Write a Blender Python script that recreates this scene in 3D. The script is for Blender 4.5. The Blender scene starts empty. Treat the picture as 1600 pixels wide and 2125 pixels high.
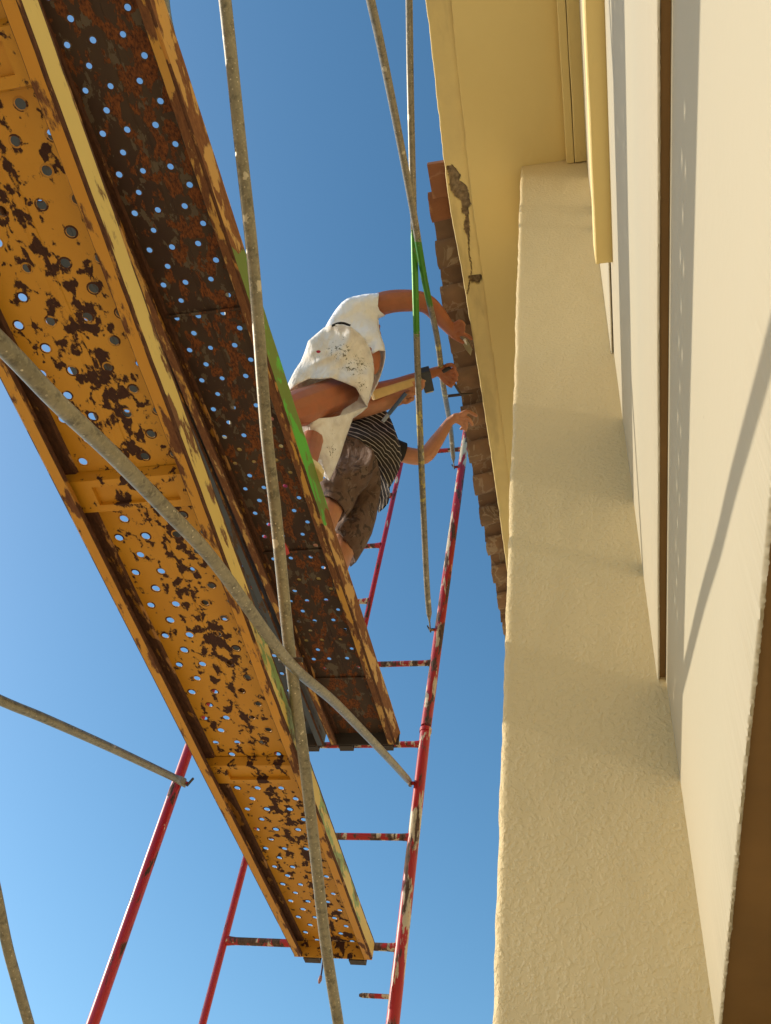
import bpy, math, random
from mathutils import Vector, noise, geometry

random.seed(7)
SC = bpy.context.scene
COL = SC.collection
V3 = Vector

# ---------------------------------------------------------------- camera (at the origin, eye height above the ground)
XU = V3((0.97488, -0.06292, -0.21234)); YU = V3((0.18259, 0.77181, 0.60919)); ZU = V3((0.12560, -0.63283, 0.76402))
FPX, CX, CY = 1885.56, 800.0, 1062.5
for a in (XU, YU, ZU): a.normalize()
GROUND = -1.6
cam_data = bpy.data.cameras.new('camera')
cam = bpy.data.objects.new('camera', cam_data); COL.objects.link(cam)
cam_data.sensor_fit = 'HORIZONTAL'; cam_data.sensor_width = 36.0; cam_data.lens = FPX / 1600.0 * 36.0
cam_data.clip_start = 0.02; cam_data.clip_end = 3000
right = V3((XU[0], YU[0], ZU[0])); down = V3((XU[1], YU[1], ZU[1])); fwd = V3((XU[2], YU[2], ZU[2]))
up = -down; back = -fwd
from mathutils import Matrix
cam.matrix_world = Matrix(((right[0], up[0], back[0], 0), (right[1], up[1], back[1], 0), (right[2], up[2], back[2], 0), (0, 0, 0, 1)))
SC.camera = cam

# ---------------------------------------------------------------- sky and sun
SUN_DIR = V3((-1.0, -0.018, 0.43)).normalized()          # towards the sun
elev = math.asin(SUN_DIR.z); azim = math.atan2(SUN_DIR.x, SUN_DIR.y)
W = bpy.data.worlds.new('World'); SC.world = W; W.use_nodes = True
nt = W.node_tree; nt.nodes.clear()
sky = nt.nodes.new('ShaderNodeTexSky'); sky.sky_type = 'NISHITA'; sky.sun_disc = False
sky.sun_elevation = elev; sky.sun_rotation = azim; sky.air_density = 1.0; sky.dust_density = 0.9; sky.ozone_density = 2.2
bg = nt.nodes.new('ShaderNodeBackground'); bg.inputs[1].default_value = 0.15
wo = nt.nodes.new('ShaderNodeOutputWorld'); hs = nt.nodes.new('ShaderNodeHueSaturation'); hs.inputs['Saturation'].default_value = 1.20; hs.inputs['Value'].default_value = 1.07; hs.inputs['Hue'].default_value = 0.488; nt.links.new(sky.outputs[0], hs.inputs['Color']); nt.links.new(hs.outputs[0], bg.inputs[0]); nt.links.new(bg.outputs[0], wo.inputs[0])
sd = bpy.data.lights.new('sun', 'SUN'); sd.energy = 2.95; sd.angle = math.radians(0.5); sd.color = (1.0, 0.90, 0.75)
sun = bpy.data.objects.new('sun', sd); COL.objects.link(sun); sun.location = (-8, 0, 8)
sun.rotation_euler = SUN_DIR.to_track_quat('Z', 'Y').to_euler()
SC.view_settings.view_transform = 'Standard'; SC.view_settings.look = 'None'
SC.view_settings.gamma = 1.0; SC.view_settings.exposure = 0.36; SC.view_settings.use_curve_mapping = False
SC.cycles.max_bounces = 8; SC.cycles.diffuse_bounces = 5

# ---------------------------------------------------------------- measuring: a line of sight met with a real plane
def sight(x, y):
    c = ((x - CX) / FPX, (y - CY) / FPX, 1.0)
    c = V3(c); return V3((c.dot(XU), c.dot(YU), c.dot(ZU)))
def onX(x, y, X): d = sight(x, y); return d * (X / d.x)
def onY(x, y, Y): d = sight(x, y); return d * (Y / d.y)
def onZ(x, y, Z, s=1.0): d = sight(x, y); return d * (Z / d.z) * s

# ---------------------------------------------------------------- object helpers
def tag(o, label=None, cat=None, group=None, kind=None):
    if label: o['label'] = label
    if cat: o['category'] = cat
    if group: o['group'] = group
    if kind: o['kind'] = kind
    return o
def thing(name, loc, label, cat, group=None):
    o = bpy.data.objects.new(name, None); COL.objects.link(o); o.location = loc; o.empty_display_size = 0.1
    return tag(o, label, cat, group)
def origin_of(p):
    v = V3((0, 0, 0))
    while p is not None: v = v + p.location; p = p.parent
    return v
def obj(name, verts, faces, mat, parent=None, smooth=False, origin=None, sharp=None):
    base = origin_of(parent) if parent else V3((0, 0, 0))
    org = V3(origin) if origin is not None else base
    me = bpy.data.meshes.new(name)
    me.from_pydata([tuple(V3(v) - org) for v in verts], [], faces); me.update()
    if smooth:
        me.polygons.foreach_set('use_smooth', [True] * len(me.polygons))
        if sharp: me.set_sharp_from_angle(angle=math.radians(sharp))
    for m in (mat if isinstance(mat, (list, tuple)) else [mat]): me.materials.append(m)
    o = bpy.data.objects.new(name, me); COL.objects.link(o)
    o.location = org - base
    if parent: o.parent = parent
    return o
class MB:
    def __init__(s): s.v = []; s.f = []
    def add(s, v, f):
        n = len(s.v); s.v += [V3(p) for p in v]; s.f += [tuple(i + n for i in q) for q in f]; return s
    def box(s, a, b):
        x0, y0, z0 = a; x1, y1, z1 = b
        v = [(x0,y0,z0),(x1,y0,z0),(x1,y1,z0),(x0,y1,z0),(x0,y0,z1),(x1,y0,z1),(x1,y1,z1),(x0,y1,z1)]
        return s.add(v, [(0,3,2,1),(4,5,6,7),(0,1,5,4),(1,2,6,5),(2,3,7,6),(3,0,4,7)])
    def obox(s, c, ax, ay, az):
        c, ax, ay, az = V3(c), V3(ax), V3(ay), V3(az)
        v = [c + sx*ax + sy*ay + sz*az for sz in (-1,1) for sy in (-1,1) for sx in (-1,1)]
        return s.add(v, [(0,2,3,1),(4,5,7,6),(0,1,5,4),(1,3,7,5),(3,2,6,7),(2,0,4,6)])
    def tube(s, pts, r, seg=14, cap=True, flat=None):
        pts = [V3(p) for p in pts]; n = len(pts)
        rr = r if isinstance(r, (list, tuple)) else [r] * n
        t0 = (pts[1] - pts[0]).normalized()
        u = t0.orthogonal().normalized(); rings = []; base = len(s.v)
        for i, p in enumerate(pts):
            t = (pts[min(i+1, n-1)] - pts[max(i-1, 0)]).normalized()
            u = (u - t * u.dot(t)).normalized(); w = t.cross(u)
            for k in range(seg):
                a = 2*math.pi*k/seg
                q = u*math.cos(a)*rr[i] + w*math.sin(a)*rr[i]
                if flat and flat[i] is not None:
                    fd, sc, wd = flat[i]; fd = V3(fd).normalized()
                    q = q - fd*(q.dot(fd)*(1-sc)); q = q + (q - t*q.dot(t) - fd*q.dot(fd))*(wd-1)
                s.v.append(p + q)
        for i in range(n-1):
            for k in range(seg):
                a = base + i*seg + k; b = base + i*seg + (k+1) % seg
                s.f.append((a, b, b+seg, a+seg))
        if cap:
            s.f.append(tuple(base + k for k in range(seg))[::-1]); s.f.append(tuple(base + (n-1)*seg + k for k in range(seg)))
        return s
    def make(s, name, mat, parent=None, smooth=False, sharp=None, origin=None):
        return obj(name, s.v, s.f, mat, parent, smooth, origin, sharp)
def spline(pts, n=10):
    pts = [V3(p) for p in pts]; out = []
    P = [pts[0]*2 - pts[1]] + pts + [pts[-1]*2 - pts[-2]]
    for i in range(1, len(P)-2):
        for k in range(n):
            t = k/n; a, b, c, d = P[i-1], P[i], P[i+1], P[i+2]
            out.append(0.5*((2*b) + (c-a)*t + (2*a-5*b+4*c-d)*t*t + (3*b-a-3*c+d)*t**3))
    return out + [pts[-1]]

# ---------------------------------------------------------------- materials
def new_mat(name):
    m = bpy.data.materials.new(name); m.use_nodes = True
    t = m.node_tree; b = t.nodes['Principled BSDF']; return m, t, b
def N(t, kind, **kw):
    n = t.nodes.new('ShaderNode' + kind)
    for k, v in kw.items():
        if k.startswith('i_'): n.inputs[int(k[2:]) if k[2:].isdigit() else k[2:].replace('_', ' ')].default_value = v
        else: setattr(n, k, v)
    return n
def L(t, a, b): t.links.new(a, b)
def tex_vec(t, scale=(1,1,1), loc=(0,0,0)):
    tc = N(t, 'TexCoord'); mp = N(t, 'Mapping'); mp.inputs[3].default_value = scale; mp.inputs[1].default_value = loc
    L(t, tc.outputs['Object'], mp.inputs[0]); return mp.outputs[0]
def noise_t(t, vec, scale, detail=6, rough=0.6, dist=0.0):
    n = N(t, 'TexNoise'); n.inputs['Scale'].default_value = scale; n.inputs['Detail'].default_value = detail
    n.inputs['Roughness'].default_value = rough; n.inputs['Distortion'].default_value = dist
    L(t, vec, n.inputs['Vector']); return n.outputs['Fac']
def ramp(t, fac, stops):
    r = N(t, 'ValToRGB'); e = r.color_ramp.elements
    while len(e) < len(stops): e.new(0.5)
    for el, (p, c) in zip(e, stops): el.position = p; el.color = (c, c, c, 1) if not isinstance(c, (tuple, list)) else (*c, 1)
    L(t, fac, r.inputs[0]); return r.outputs[0]
def mix(t, f, a, b, mode='MIX'):
    m = N(t, 'Mix', data_type='RGBA', blend_type=mode)
    for i, x in ((0, f), (6, a), (7, b)):
        if hasattr(x, 'default_value') or hasattr(x, 'links'): L(t, x, m.inputs[i])
        elif i == 0: m.inputs[0].default_value = x
        else: m.inputs[i].default_value = (*x, 1)
    return m.outputs[2]
def mth(t, op, a, b=None, c=None, clamp=False):
    m = N(t, 'Math', operation=op); m.use_clamp = clamp
    for i, x in enumerate((a, b, c)):
        if x is None: continue
        if hasattr(x, 'links'): L(t, x, m.inputs[i])
        else: m.inputs[i].default_value = x
    return m.outputs[0]
def bump(t, b, h, strength, dist=0.01, prev=None):
    n = N(t, 'Bump'); n.inputs['Strength'].default_value = strength; n.inputs['Distance'].default_value = dist
    L(t, h, n.inputs['Height'])
    if prev is not None: L(t, prev, n.inputs['Normal'])
    L(t, n.outputs[0], b.inputs['Normal']); return n.outputs[0]

def plaster(name, col, dark, fine=0.35, coarse=0.5, amp=0.004, scale=90):
    m, t, b = new_mat(name); v = tex_vec(t)
    n1 = noise_t(t, v, 1.7, 5, 0.6); n2 = noise_t(t, v, 14, 6, 0.65)
    c = mix(t, ramp(t, n1, [(0.35, 0.0), (0.7, 1.0)]), col, dark)
    c = mix(t, ramp(t, n2, [(0.60, 0.0), (0.85, 0.10)]), c, tuple(x*0.85 for x in col))
    sp = N(t, 'TexVoronoi'); sp.inputs['Scale'].default_value = 9; L(t, v, sp.inputs['Vector'])
    c = mix(t, ramp(t, sp.outputs['Distance'], [(0.010, 0.5), (0.022, 0.0)]), c, (0.16, 0.11, 0.06))
    L(t, c, b.inputs['Base Color']); b.inputs['Roughness'].default_value = 0.62; b.inputs['Specular IOR Level'].default_value = 0.35
    f = noise_t(t, v, scale, 3, 0.55); g = noise_t(t, v, scale*0.33, 4, 0.6, 0.8)
    h = mth(t, 'ADD', mth(t, 'MULTIPLY', ramp(t, f, [(0.45, 0), (0.75, 1)]), fine), mth(t, 'MULTIPLY', g, coarse))
    bump(t, b, h, 0.8, amp); return m
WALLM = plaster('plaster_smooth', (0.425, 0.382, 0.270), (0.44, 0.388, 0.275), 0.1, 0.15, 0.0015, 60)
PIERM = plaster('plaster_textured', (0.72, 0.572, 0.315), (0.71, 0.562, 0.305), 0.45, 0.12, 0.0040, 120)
SOFM = plaster('plaster_yellow', (0.78, 0.62, 0.27), (0.76, 0.595, 0.25), 0.15, 0.4, 0.002, 40)

def rusty(name, paint, paint2, rust, rust2, amount, centre=0.0, scale=14, stretch=(1, 0.45, 1), edge=True, metal=0.0, rough=0.5, green=None, seed=0.0, white=None, run=0.0):
    """painted steel with flaked patches; 'amount' is the threshold, 'centre' makes the wear follow the middle of a plank"""
    m, t, b = new_mat(name); v = tex_vec(t, stretch, (seed, seed*1.7, seed*0.3))
    n = noise_t(t, v, scale, 2.5, 0.5, 0.3); big = noise_t(t, v, scale*0.2, 3, 0.5); chip = noise_t(t, v, scale*3.2, 5, 0.7)
    k = mth(t, 'ADD', mth(t, 'ADD', mth(t, 'MULTIPLY', n, 0.56), mth(t, 'MULTIPLY', chip, 0.26)), mth(t, 'MULTIPLY', big, 0.18))
    if centre:
        tc = N(t, 'TexCoord'); sx = N(t, 'SeparateXYZ'); L(t, tc.outputs['Object'], sx.inputs[0])
        d = mth(t, 'ABSOLUTE', mth(t, 'SUBTRACT', sx.outputs[0], mth(t, 'MULTIPLY', mth(t, 'SUBTRACT', big, 0.46), 0.12)))
        k = mth(t, 'ADD', k, mth(t, 'MULTIPLY', mth(t, 'MAXIMUM', mth(t, 'SUBTRACT', 0.060, d), -0.026), centre))
    mask = ramp(t, k, [(amount, 0.0), (amount + 0.012, 1.0)])
    fine = noise_t(t, v, scale*5, 6, 0.7)
    pc = mix(t, ramp(t, big, [(0.35, 0), (0.65, 1)]), paint, paint2)
    pc = mix(t, ramp(t, fine, [(0.60, 0.0), (0.78, 0.55)]), pc, tuple(0.6*x for x in paint))
    if green:
        tc = N(t, 'TexCoord'); sx = N(t, 'SeparateXYZ'); L(t, tc.outputs['Object'], sx.inputs[0])
        y = mth(t, 'ADD', sx.outputs[1], mth(t, 'MULTIPLY', mth(t, 'SUBTRACT', n, 0.5), green[3]))
        gm = mth(t, 'MULTIPLY', mth(t, 'GREATER_THAN', y, green[0]), mth(t, 'LESS_THAN', y, green[1]))
        gm = mth(t, 'MULTIPLY', gm, ramp(t, noise_t(t, v, 22, 5, 0.6), [(green[4], 0), (green[4]+0.02, 1)]))
        pc = mix(t, gm, pc, green[2]); mask = mth(t, 'MULTIPLY', mask, mth(t, 'SUBTRACT', 1.0, mth(t, 'MULTIPLY', gm, green[5])))
    if white:
        wm = ramp(t, noise_t(t, tex_vec(t, stretch, (3.1+seed, 0.4, 1.9)), scale*0.8, 7, 0.6, 0.2), [(white[0], 0), (white[0]+0.01, 1)])
        pc = mix(t, wm, pc, white[1])
    rc = mix(t, ramp(t, fine, [(0.38, 0), (0.66, 1)]), rust, rust2)
    rim = ramp(t, k, [(amount-0.02, 0.0), (amount, 0.55)]) if edge else 0.0
    c = mix(t, rim, pc, tuple(0.55*x for x in rust2)); c = mix(t, mask, c, rc)
    L(t, c, b.inputs['Base Color'])
    L(t, mth(t, 'ADD', mth(t, 'MULTIPLY', mask, 0.88-rough), rough), b.inputs['Roughness'])
    b.inputs['Metallic'].default_value = metal
    h = mth(t, 'SUBTRACT', mth(t, 'MULTIPLY', fine, 0.25), mth(t, 'MULTIPLY', mask, 0.7))
    bump(t, b, h, 0.7, 0.0012); return m
ORANGE = rusty('orange_paint_flaking', (0.56, 0.252, 0.013), (0.61, 0.29, 0.019), (0.038, 0.011, 0.006), (0.065, 0.020, 0.009), 0.556, 0.85, 36, (1, 0.72, 1))
RAIL_Y = rusty('yellow_paint_flaking', (0.66, 0.50, 0.15), (0.60, 0.44, 0.11), (0.14, 0.055, 0.018), (0.21, 0.10, 0.04), 0.555, 0, 22, (1, 0.3, 1), green=(0.15, 1.6, (0.22, 0.33, 0.10), 0.9, 0.5, 0.5))
LIP_O = rusty('orange_lip_paint', (0.56, 0.25, 0.018), (0.60, 0.29, 0.03), (0.11, 0.035, 0.012), (0.19, 0.075, 0.025), 0.555, 0, 24, (1, 0.3, 1))
RUSTD = rusty('brown_rusted_steel', (0.038, 0.015, 0.007), (0.060, 0.034, 0.017), (0.050, 0.016, 0.006), (0.26, 0.078, 0.014), 0.525, 0.45, 30, (1, 0.55, 1), edge=False, rough=0.75, white=(0.57, (0.105, 0.078, 0.050)))
RUSTR = rusty('rusted_rail_with_green', (0.60, 0.31, 0.05), (0.50, 0.30, 0.09), (0.16, 0.060, 0.020), (0.27, 0.11, 0.035), 0.475, 0, 26, (1, 0.28, 1), green=(-0.50, 0.52, (0.085, 0.40, 0.03), 0.25, 0.24, 0.9))
EDGE = rusty('rusted_edge', (0.42, 0.18, 0.02), (0.36, 0.17, 0.03), (0.055, 0.018, 0.008), (0.12, 0.045, 0.016), 0.43, 0, 30, (1, 0.3, 1))
RUSTL = rusty('rusted_rail_yellow', (0.55, 0.28, 0.03), (0.50, 0.30, 0.09), (0.12, 0.045, 0.018), (0.22, 0.09, 0.03), 0.47, 0, 26, (1, 0.28, 1))
RIMD = rusty('dusty_hole_rim', (0.11, 0.085, 0.058), (0.07, 0.045, 0.025), (0.05, 0.02, 0.01), (0.17, 0.06, 0.02), 0.50, 0, 34, (1, 1, 1), edge=False, rough=0.8)
RIMO = rusty('orange_hole_rim', (0.46, 0.20, 0.014), (0.50, 0.235, 0.02), (0.05, 0.016, 0.008), (0.09, 0.03, 0.012), 0.50, 0, 22, (1, 1, 1))
BLUEM = rusty('blue_grey_plank_steel', (0.055, 0.075, 0.10), (0.07, 0.08, 0.09), (0.07, 0.045, 0.03), (0.12, 0.07, 0.04), 0.56, 0, 20, (1, 0.4, 1))
DARKM = rusty('blackened_steel', (0.035, 0.028, 0.022), (0.05, 0.032, 0.02), (0.05, 0.025, 0.014), (0.08, 0.04, 0.02), 0.55, 0, 20, (1, 1, 1), edge=False, rough=0.6)
REDT = rusty('red_tube_paint', (0.46, 0.012, 0.014), (0.40, 0.012, 0.03), (0.055, 0.022, 0.014), (0.12, 0.05, 0.03), 0.585, 0, 30, (1, 1, 0.25), rough=0.33, white=(0.66, (0.62, 0.50, 0.36)))
REDW = rusty('red_tube_worn', (0.44, 0.014, 0.014), (0.40, 0.02, 0.02), (0.05, 0.025, 0.016), (0.16, 0.09, 0.06), 0.53, 0, 26, (1, 1, 0.22), rough=0.4, white=(0.535, (0.58, 0.48, 0.33)))
def tube_mat(name, base, speck, spk=0.13, tint=None):
    m, t, b = new_mat(name); v = tex_vec(t)
    n = noise_t(t, v, 9, 6, 0.65); f = noise_t(t, v, 120, 4, 0.6)
    c = mix(t, ramp(t, n, [(0.35, 0), (0.68, 1)]), base, tuple(x*1.45 for x in base))
    c = mix(t, ramp(t, noise_t(t, v, 45, 5, 0.7), [(0.50, 0), (0.66, 0.75)]), c, tuple(0.40*x for x in base)); c = mix(t, ramp(t, f, [(0.52, 0), (0.72, 0.7)]), c, tuple(1.9*x for x in base))
    vo = N(t, 'TexVoronoi'); vo.inputs['Scale'].default_value = 75; L(t, v, vo.inputs['Vector'])
    sm = mth(t, 'MULTIPLY', ramp(t, vo.outputs['Distance'], [(spk, 1), (spk+0.05, 0)]), ramp(t, noise_t(t, v, 16, 3), [(0.40, 0), (0.55, 1)]))
    c = mix(t, sm, c, speck)
    vo2 = N(t, 'TexVoronoi'); vo2.inputs['Scale'].default_value = 9; L(t, tex_vec(t, (1,1,1), (4.2,1.3,0.7)), vo2.inputs['Vector'])
    blob = ramp(t, mth(t, 'ADD', vo2.outputs['Distance'], mth(t, 'MULTIPLY', noise_t(t, v, 45, 4), 0.3)), [(0.265, 0.8), (0.28, 0)])
    c = mix(t, blob, c, speck)
    if tint:
        for z0, z1, colr, th in tint:
            tc = N(t, 'TexCoord'); sx = N(t, 'SeparateXYZ'); L(t, tc.outputs['Object'], sx.inputs[0])
            y = mth(t, 'ADD', sx.outputs[1], mth(t, 'MULTIPLY', mth(t, 'SUBTRACT', f, 0.5), 0.12))
            g = mth(t, 'MULTIPLY', mth(t, 'GREATER_THAN', y, z0), mth(t, 'LESS_THAN', y, z1))
            g = mth(t, 'MULTIPLY', g, ramp(t, noise_t(t, v, 30, 4), [(th, 0), (th+0.04, 1)]))
            c = mix(t, g, c, colr)
    L(t, c, b.inputs['Base Color']); b.inputs['Roughness'].default_value = 0.42; b.inputs['Metallic'].default_value = 0.25
    bump(t, b, mth(t, 'ADD', mth(t, 'MULTIPLY', f, 0.4), sm), 0.5, 0.0008); return m
GREY = tube_mat('grey_tube', (0.20, 0.175, 0.115), (0.62, 0.55, 0.40))
GREYG = tube_mat('grey_tube_green_middle', (0.20, 0.175, 0.125), (0.62, 0.55, 0.40), tint=[(-0.15, 0.24, (0.05, 0.22, 0.015), 0.3), (0.55, 1.0, (0.50, 0.42, 0.13), 0.5)])
def plain(name, col, rough=0.6, metal=0.0, var=0.12, sc=30, bmp=0.3, sss=0.0, dist=0.001):
    m, t, b = new_mat(name); v = tex_vec(t); n = noise_t(t, v, sc, 6, 0.6)
    c = mix(t, ramp(t, n, [(0.3, 0), (0.7, 1)]), tuple(x*(1-var) for x in col), tuple(min(1, x*(1+var)) for x in col))
    L(t, c, b.inputs['Base Color']); b.inputs['Roughness'].default_value = rough; b.inputs['Metallic'].default_value = metal
    if sss: b.inputs['Subsurface Weight'].default_value = sss; b.inputs['Subsurface Radius'].default_value = (0.02, 0.007, 0.004)
    bump(t, b, n, bmp, dist); return m
def skin_mat(name, col):
    m, t, b = new_mat(name); v = tex_vec(t)
    n = noise_t(t, v, 18, 5, 0.6); f = noise_t(t, v, 260, 3, 0.6)
    c = mix(t, ramp(t, n, [(0.3, 0), (0.75, 1)]), tuple(x*0.86 for x in col), (min(1, col[0]*1.14), col[1]*1.0, col[2]*0.95))
    L(t, c, b.inputs['Base Color']); b.inputs['Roughness'].default_value = 0.5
    b.inputs['Subsurface Weight'].default_value = 0.08; b.inputs['Subsurface Radius'].default_value = (0.012, 0.004, 0.002)
    bump(t, b, f, 0.35, 0.0012); return m
SKIN_W = skin_mat('skin_tanned', (0.37, 0.130, 0.054)); SKIN_S = skin_mat('skin_lighter', (0.52, 0.245, 0.125))
BLACKH = plain('black_hair', (0.02, 0.016, 0.013), 0.7); NAIL = plain('nail', (0.62, 0.40, 0.30), 0.35)
WOOD = plain('pale_wood', (0.62, 0.42, 0.16), 0.6, 0, 0.1, 20); BLKIRON = plain('black_iron', (0.045, 0.045, 0.045), 0.5, 0.4)
STEEL = plain('bright_steel', (0.62, 0.60, 0.56), 0.3, 0.9, 0.05); BLUET = plain('blue_tool_paint', (0.06, 0.11, 0.20), 0.45)
BLUEC = plain('blue_cord', (0.02, 0.03, 0.16), 0.6); DGREY = plain('dark_steel', (0.075, 0.06, 0.055), 0.5, 0.6)
SHOE = plain('cream_shoe_rubber', (0.66, 0.56, 0.33), 0.7); BLKCL = plain('black_cloth', (0.014, 0.012, 0.012), 0.9, 0, 0.2, 60)

# ---------------------------------------------------------------- ground
gm, t, b = new_mat('pale_dusty_ground'); v = tex_vec(t)
gc = mix(t, ramp(t, noise_t(t, v, 0.6, 8, 0.6), [(0.35, 0), (0.7, 1)]), (0.62, 0.485, 0.30), (0.53, 0.41, 0.25))
L(t, gc, b.inputs['Base Color']); b.inputs['Roughness'].default_value = 0.95; bump(t, b, noise_t(t, v, 40, 5), 0.5, 0.01)
g = 1500
tag(obj('ground', [(-g,-g,GROUND),(g,-g,GROUND),(g,g,GROUND),(-g,g,GROUND)], [(0,1,2,3)], gm), kind='structure')

# ---------------------------------------------------------------- the house
S = 1.03
X1, X2, ZL, ZB, YP = 0.1158, 0.1315, 1.172, 0.545, 1.38      # upper wall, lower wall, ledge, lintel, pier face
SOF = 4.12
house = thing('house', (2.0, 0.0, GROUND), 'cream plastered house wall and pier rising to a yellow soffit under terracotta eave tiles', 'house')
def rough_panel(name, fn, nu, nv, mat, smooth=True):
    vs = [fn(i/nu, j/nv) for j in range(nv+1) for i in range(nu+1)]
    fs = [(j*(nu+1)+i, j*(nu+1)+i+1, (j+1)*(nu+1)+i+1, (j+1)*(nu+1)+i) for j in range(nv) for i in range(nu)]
    return obj(name, vs, fs, mat, house, smooth)
def jit(y, z, amp, f=6.0, o=0.0): return amp * (noise.noise(V3((y*f+o, z*f, o))) )
def rag(y, amp, o): return amp*(0.35*noise.noise(V3((y*9+o, o, 0))) + 0.4*noise.noise(V3((y*45+o, 0, o))) + 0.55*noise.noise(V3((y*170, o, 0))))
Y0, Y1 = -4.0, YP + 0.35
# upper wall: rear slab plus a ragged lower arris
def slab(name, X, zb, zt, xin, mat, amp, o, ny=2400, y0=Y0, y1=Y1, zi=None):
    mb = MB(); vs = []; rows = 7
    for i in range(ny+1):
        y = y0 + (y1-y0)*i/ny
        e = rag(y, amp, o); e2 = rag(y+7, amp*0.5, o+3); xo = jit(y, 0, 0.0022, 2.5, o)
        r = 0.006 if zi is None else 0.0028
        vs += [(X+xin, y, zb+0.001 if zi is None else zi), (X+r*1.3+abs(e2)+xo, y, zb+e*0.3), (X+r*0.4+xo+max(0, e2)*0.6, y, zb+r*0.35+e*0.8), (X+xo, y, zb+r+abs(e)), (X+xo*0.7, y, zb+0.12), (X, y, (zb+zt)/2), (X, y, zt)]
    f = [(i*rows+k, (i+1)*rows+k, (i+1)*rows+k+1, i*rows+k+1) for i in range(ny) for k in range(rows-1)]
    return obj(name, vs, f, mat, house, True, sharp=50)
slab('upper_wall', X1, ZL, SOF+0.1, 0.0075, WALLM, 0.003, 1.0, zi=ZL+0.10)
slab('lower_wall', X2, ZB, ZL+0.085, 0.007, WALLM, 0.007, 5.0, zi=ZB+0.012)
BROWN = plain('painted_shade_brown', (0.25, 0.140, 0.046), 0.6, 0, 0.15, 4)  # shade of the wall slot and lintel underside, put into the colour
obj('slot_shade_strip', *(lambda m: (m.v, m.f))(MB().box((X1+0.0045, Y0, ZL+0.006), (X2+0.0006, Y1-0.3, ZL+0.075))), BROWN, house)  # added strip, its brown stands for the shade inside the slot
obj('lintel_shade_board', *(lambda m: (m.v, m.f))(MB().box((X2+0.0045, Y0, ZB+0.0075), (X2+0.98, Y1, ZB+0.03))), BROWN, house)  # added sheet, coloured dark to give the lintel underside its shade
obj('slab_core', *(lambda m: (m.v, m.f))(MB().box((X2+0.02, Y0, ZB+0.031), (X2+1.4, Y1, ZL+0.09)).box((X1+0.012, Y0, ZL+0.0765), (0.62, Y1, SOF+0.1))), WALLM, house)
mb = MB(); mb.box((X2+0.9, Y0, GROUND), (X2+1.0, Y1, ZB+0.1)); mb.box((X2+0.002, -4.0, GROUND), (X2+0.3, -1.2, ZB+0.02)); mb.make('inner_wall', WALLM, house)
mb = MB(); mb.box((0.62, Y0, ZL+0.06), (3.5, 9.0, SOF+0.12)); mb.box((X1+0.01, YP+0.35, GROUND), (3.5, 9.0, SOF+0.05)); mb.make('rear_wall', WALLM, house)
slab('upper_frieze', 0.1085, 2.40, SOF+0.05, 0.008, WALLM, 0.002, 8.0, y1=YP-0.002, zi=2.41)
# pier
def pier():
    xl, xr, y0, y1, z0, z1 = -0.174, X1+0.02, YP, YP+0.36, GROUND, SOF-0.002
    nx, nz = 60, 560; vs = []; fs = []
    for j in range(nz+1):
        z = z0+(z1-z0)*j/nz
        el = 0.0035*noise.noise(V3((z*6, 3.3, 0))) + 0.0022*noise.noise(V3((z*28, 1.3, 0)))
        for i in range(nx+1):
            u = i/nx; x = xl+(xr-xl)*u
            bul = 0.0016*noise.noise(V3((x*4, z*1.6, 0.5))) + 0.00035*noise.noise(V3((x*20, z*12, 2.5)))
            c = 0.0
            if u < 0.03: c = (0.03-u)/0.03*0.006
            vs.append((x + (el if u < 0.03 else 0), y0 + bul + c*c/0.006, z))
    w = nx+1
    fs = [(j*w+i, j*w+i+1, (j+1)*w+i+1, (j+1)*w+i) for j in range(nz) for i in range(nx)]
    n0 = len(vs)
    for j in range(nz+1):
        z = z0+(z1-z0)*j/nz; vs.append((xl, y1, z))
    fs += [(j*w, (j+1)*w, n0+j+1, n0+j) for j in range(nz)]
    n1 = len(vs); vs += [(xr, y1, z0), (xr, y1, z1)]
    fs += [(n0, n0+nz, n1+1, n1)]
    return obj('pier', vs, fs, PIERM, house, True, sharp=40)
pier()
# mouldings on the wall (the long ledges that stop at the pier and short of it)
def ledge(name, x0, x1, y0, y1, z0, z1, mat):
    mb = MB(); n = 80
    for i in range(n+1):
        y = y0+(y1-y0)*i/n; w = 0.0016*noise.noise(V3((y*5, z0, x0))) + 0.0008*noise.noise(V3((y*30, z0, x0)))
        mb.v += [V3(p) for p in ((x1, y, z0), (x0+0.003+w, y, z0+w*0.4), (x0+w, y, z0+0.003+w*0.4), (x0+w, y, z1-0.003), (x0+0.003+w, y, z1), (x1, y, z1))]
    for i in range(n):
        for k in range(6): mb.f.append((i*6+k, (i+1)*6+k, (i+1)*6+(k+1) % 6, i*6+(k+1) % 6))
    mb.f += [tuple(range(6)), tuple(n*6+k for k in range(6))[::-1]]
    return mb.make(name, mat, house, True, sharp=30)
ledge('cornice_moulding', 0.024, 0.056, Y0, YP-0.003, 4.062, SOF-0.002, SOFM)
ledge('cornice_moulding', 0.060, 0.110, Y0, YP-0.006, 4.054, SOF-0.003, SOFM)
ledge('string_moulding', 0.0720, X1+0.004, Y0, 1.05, 2.30, 2.43, SOFM)
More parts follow.
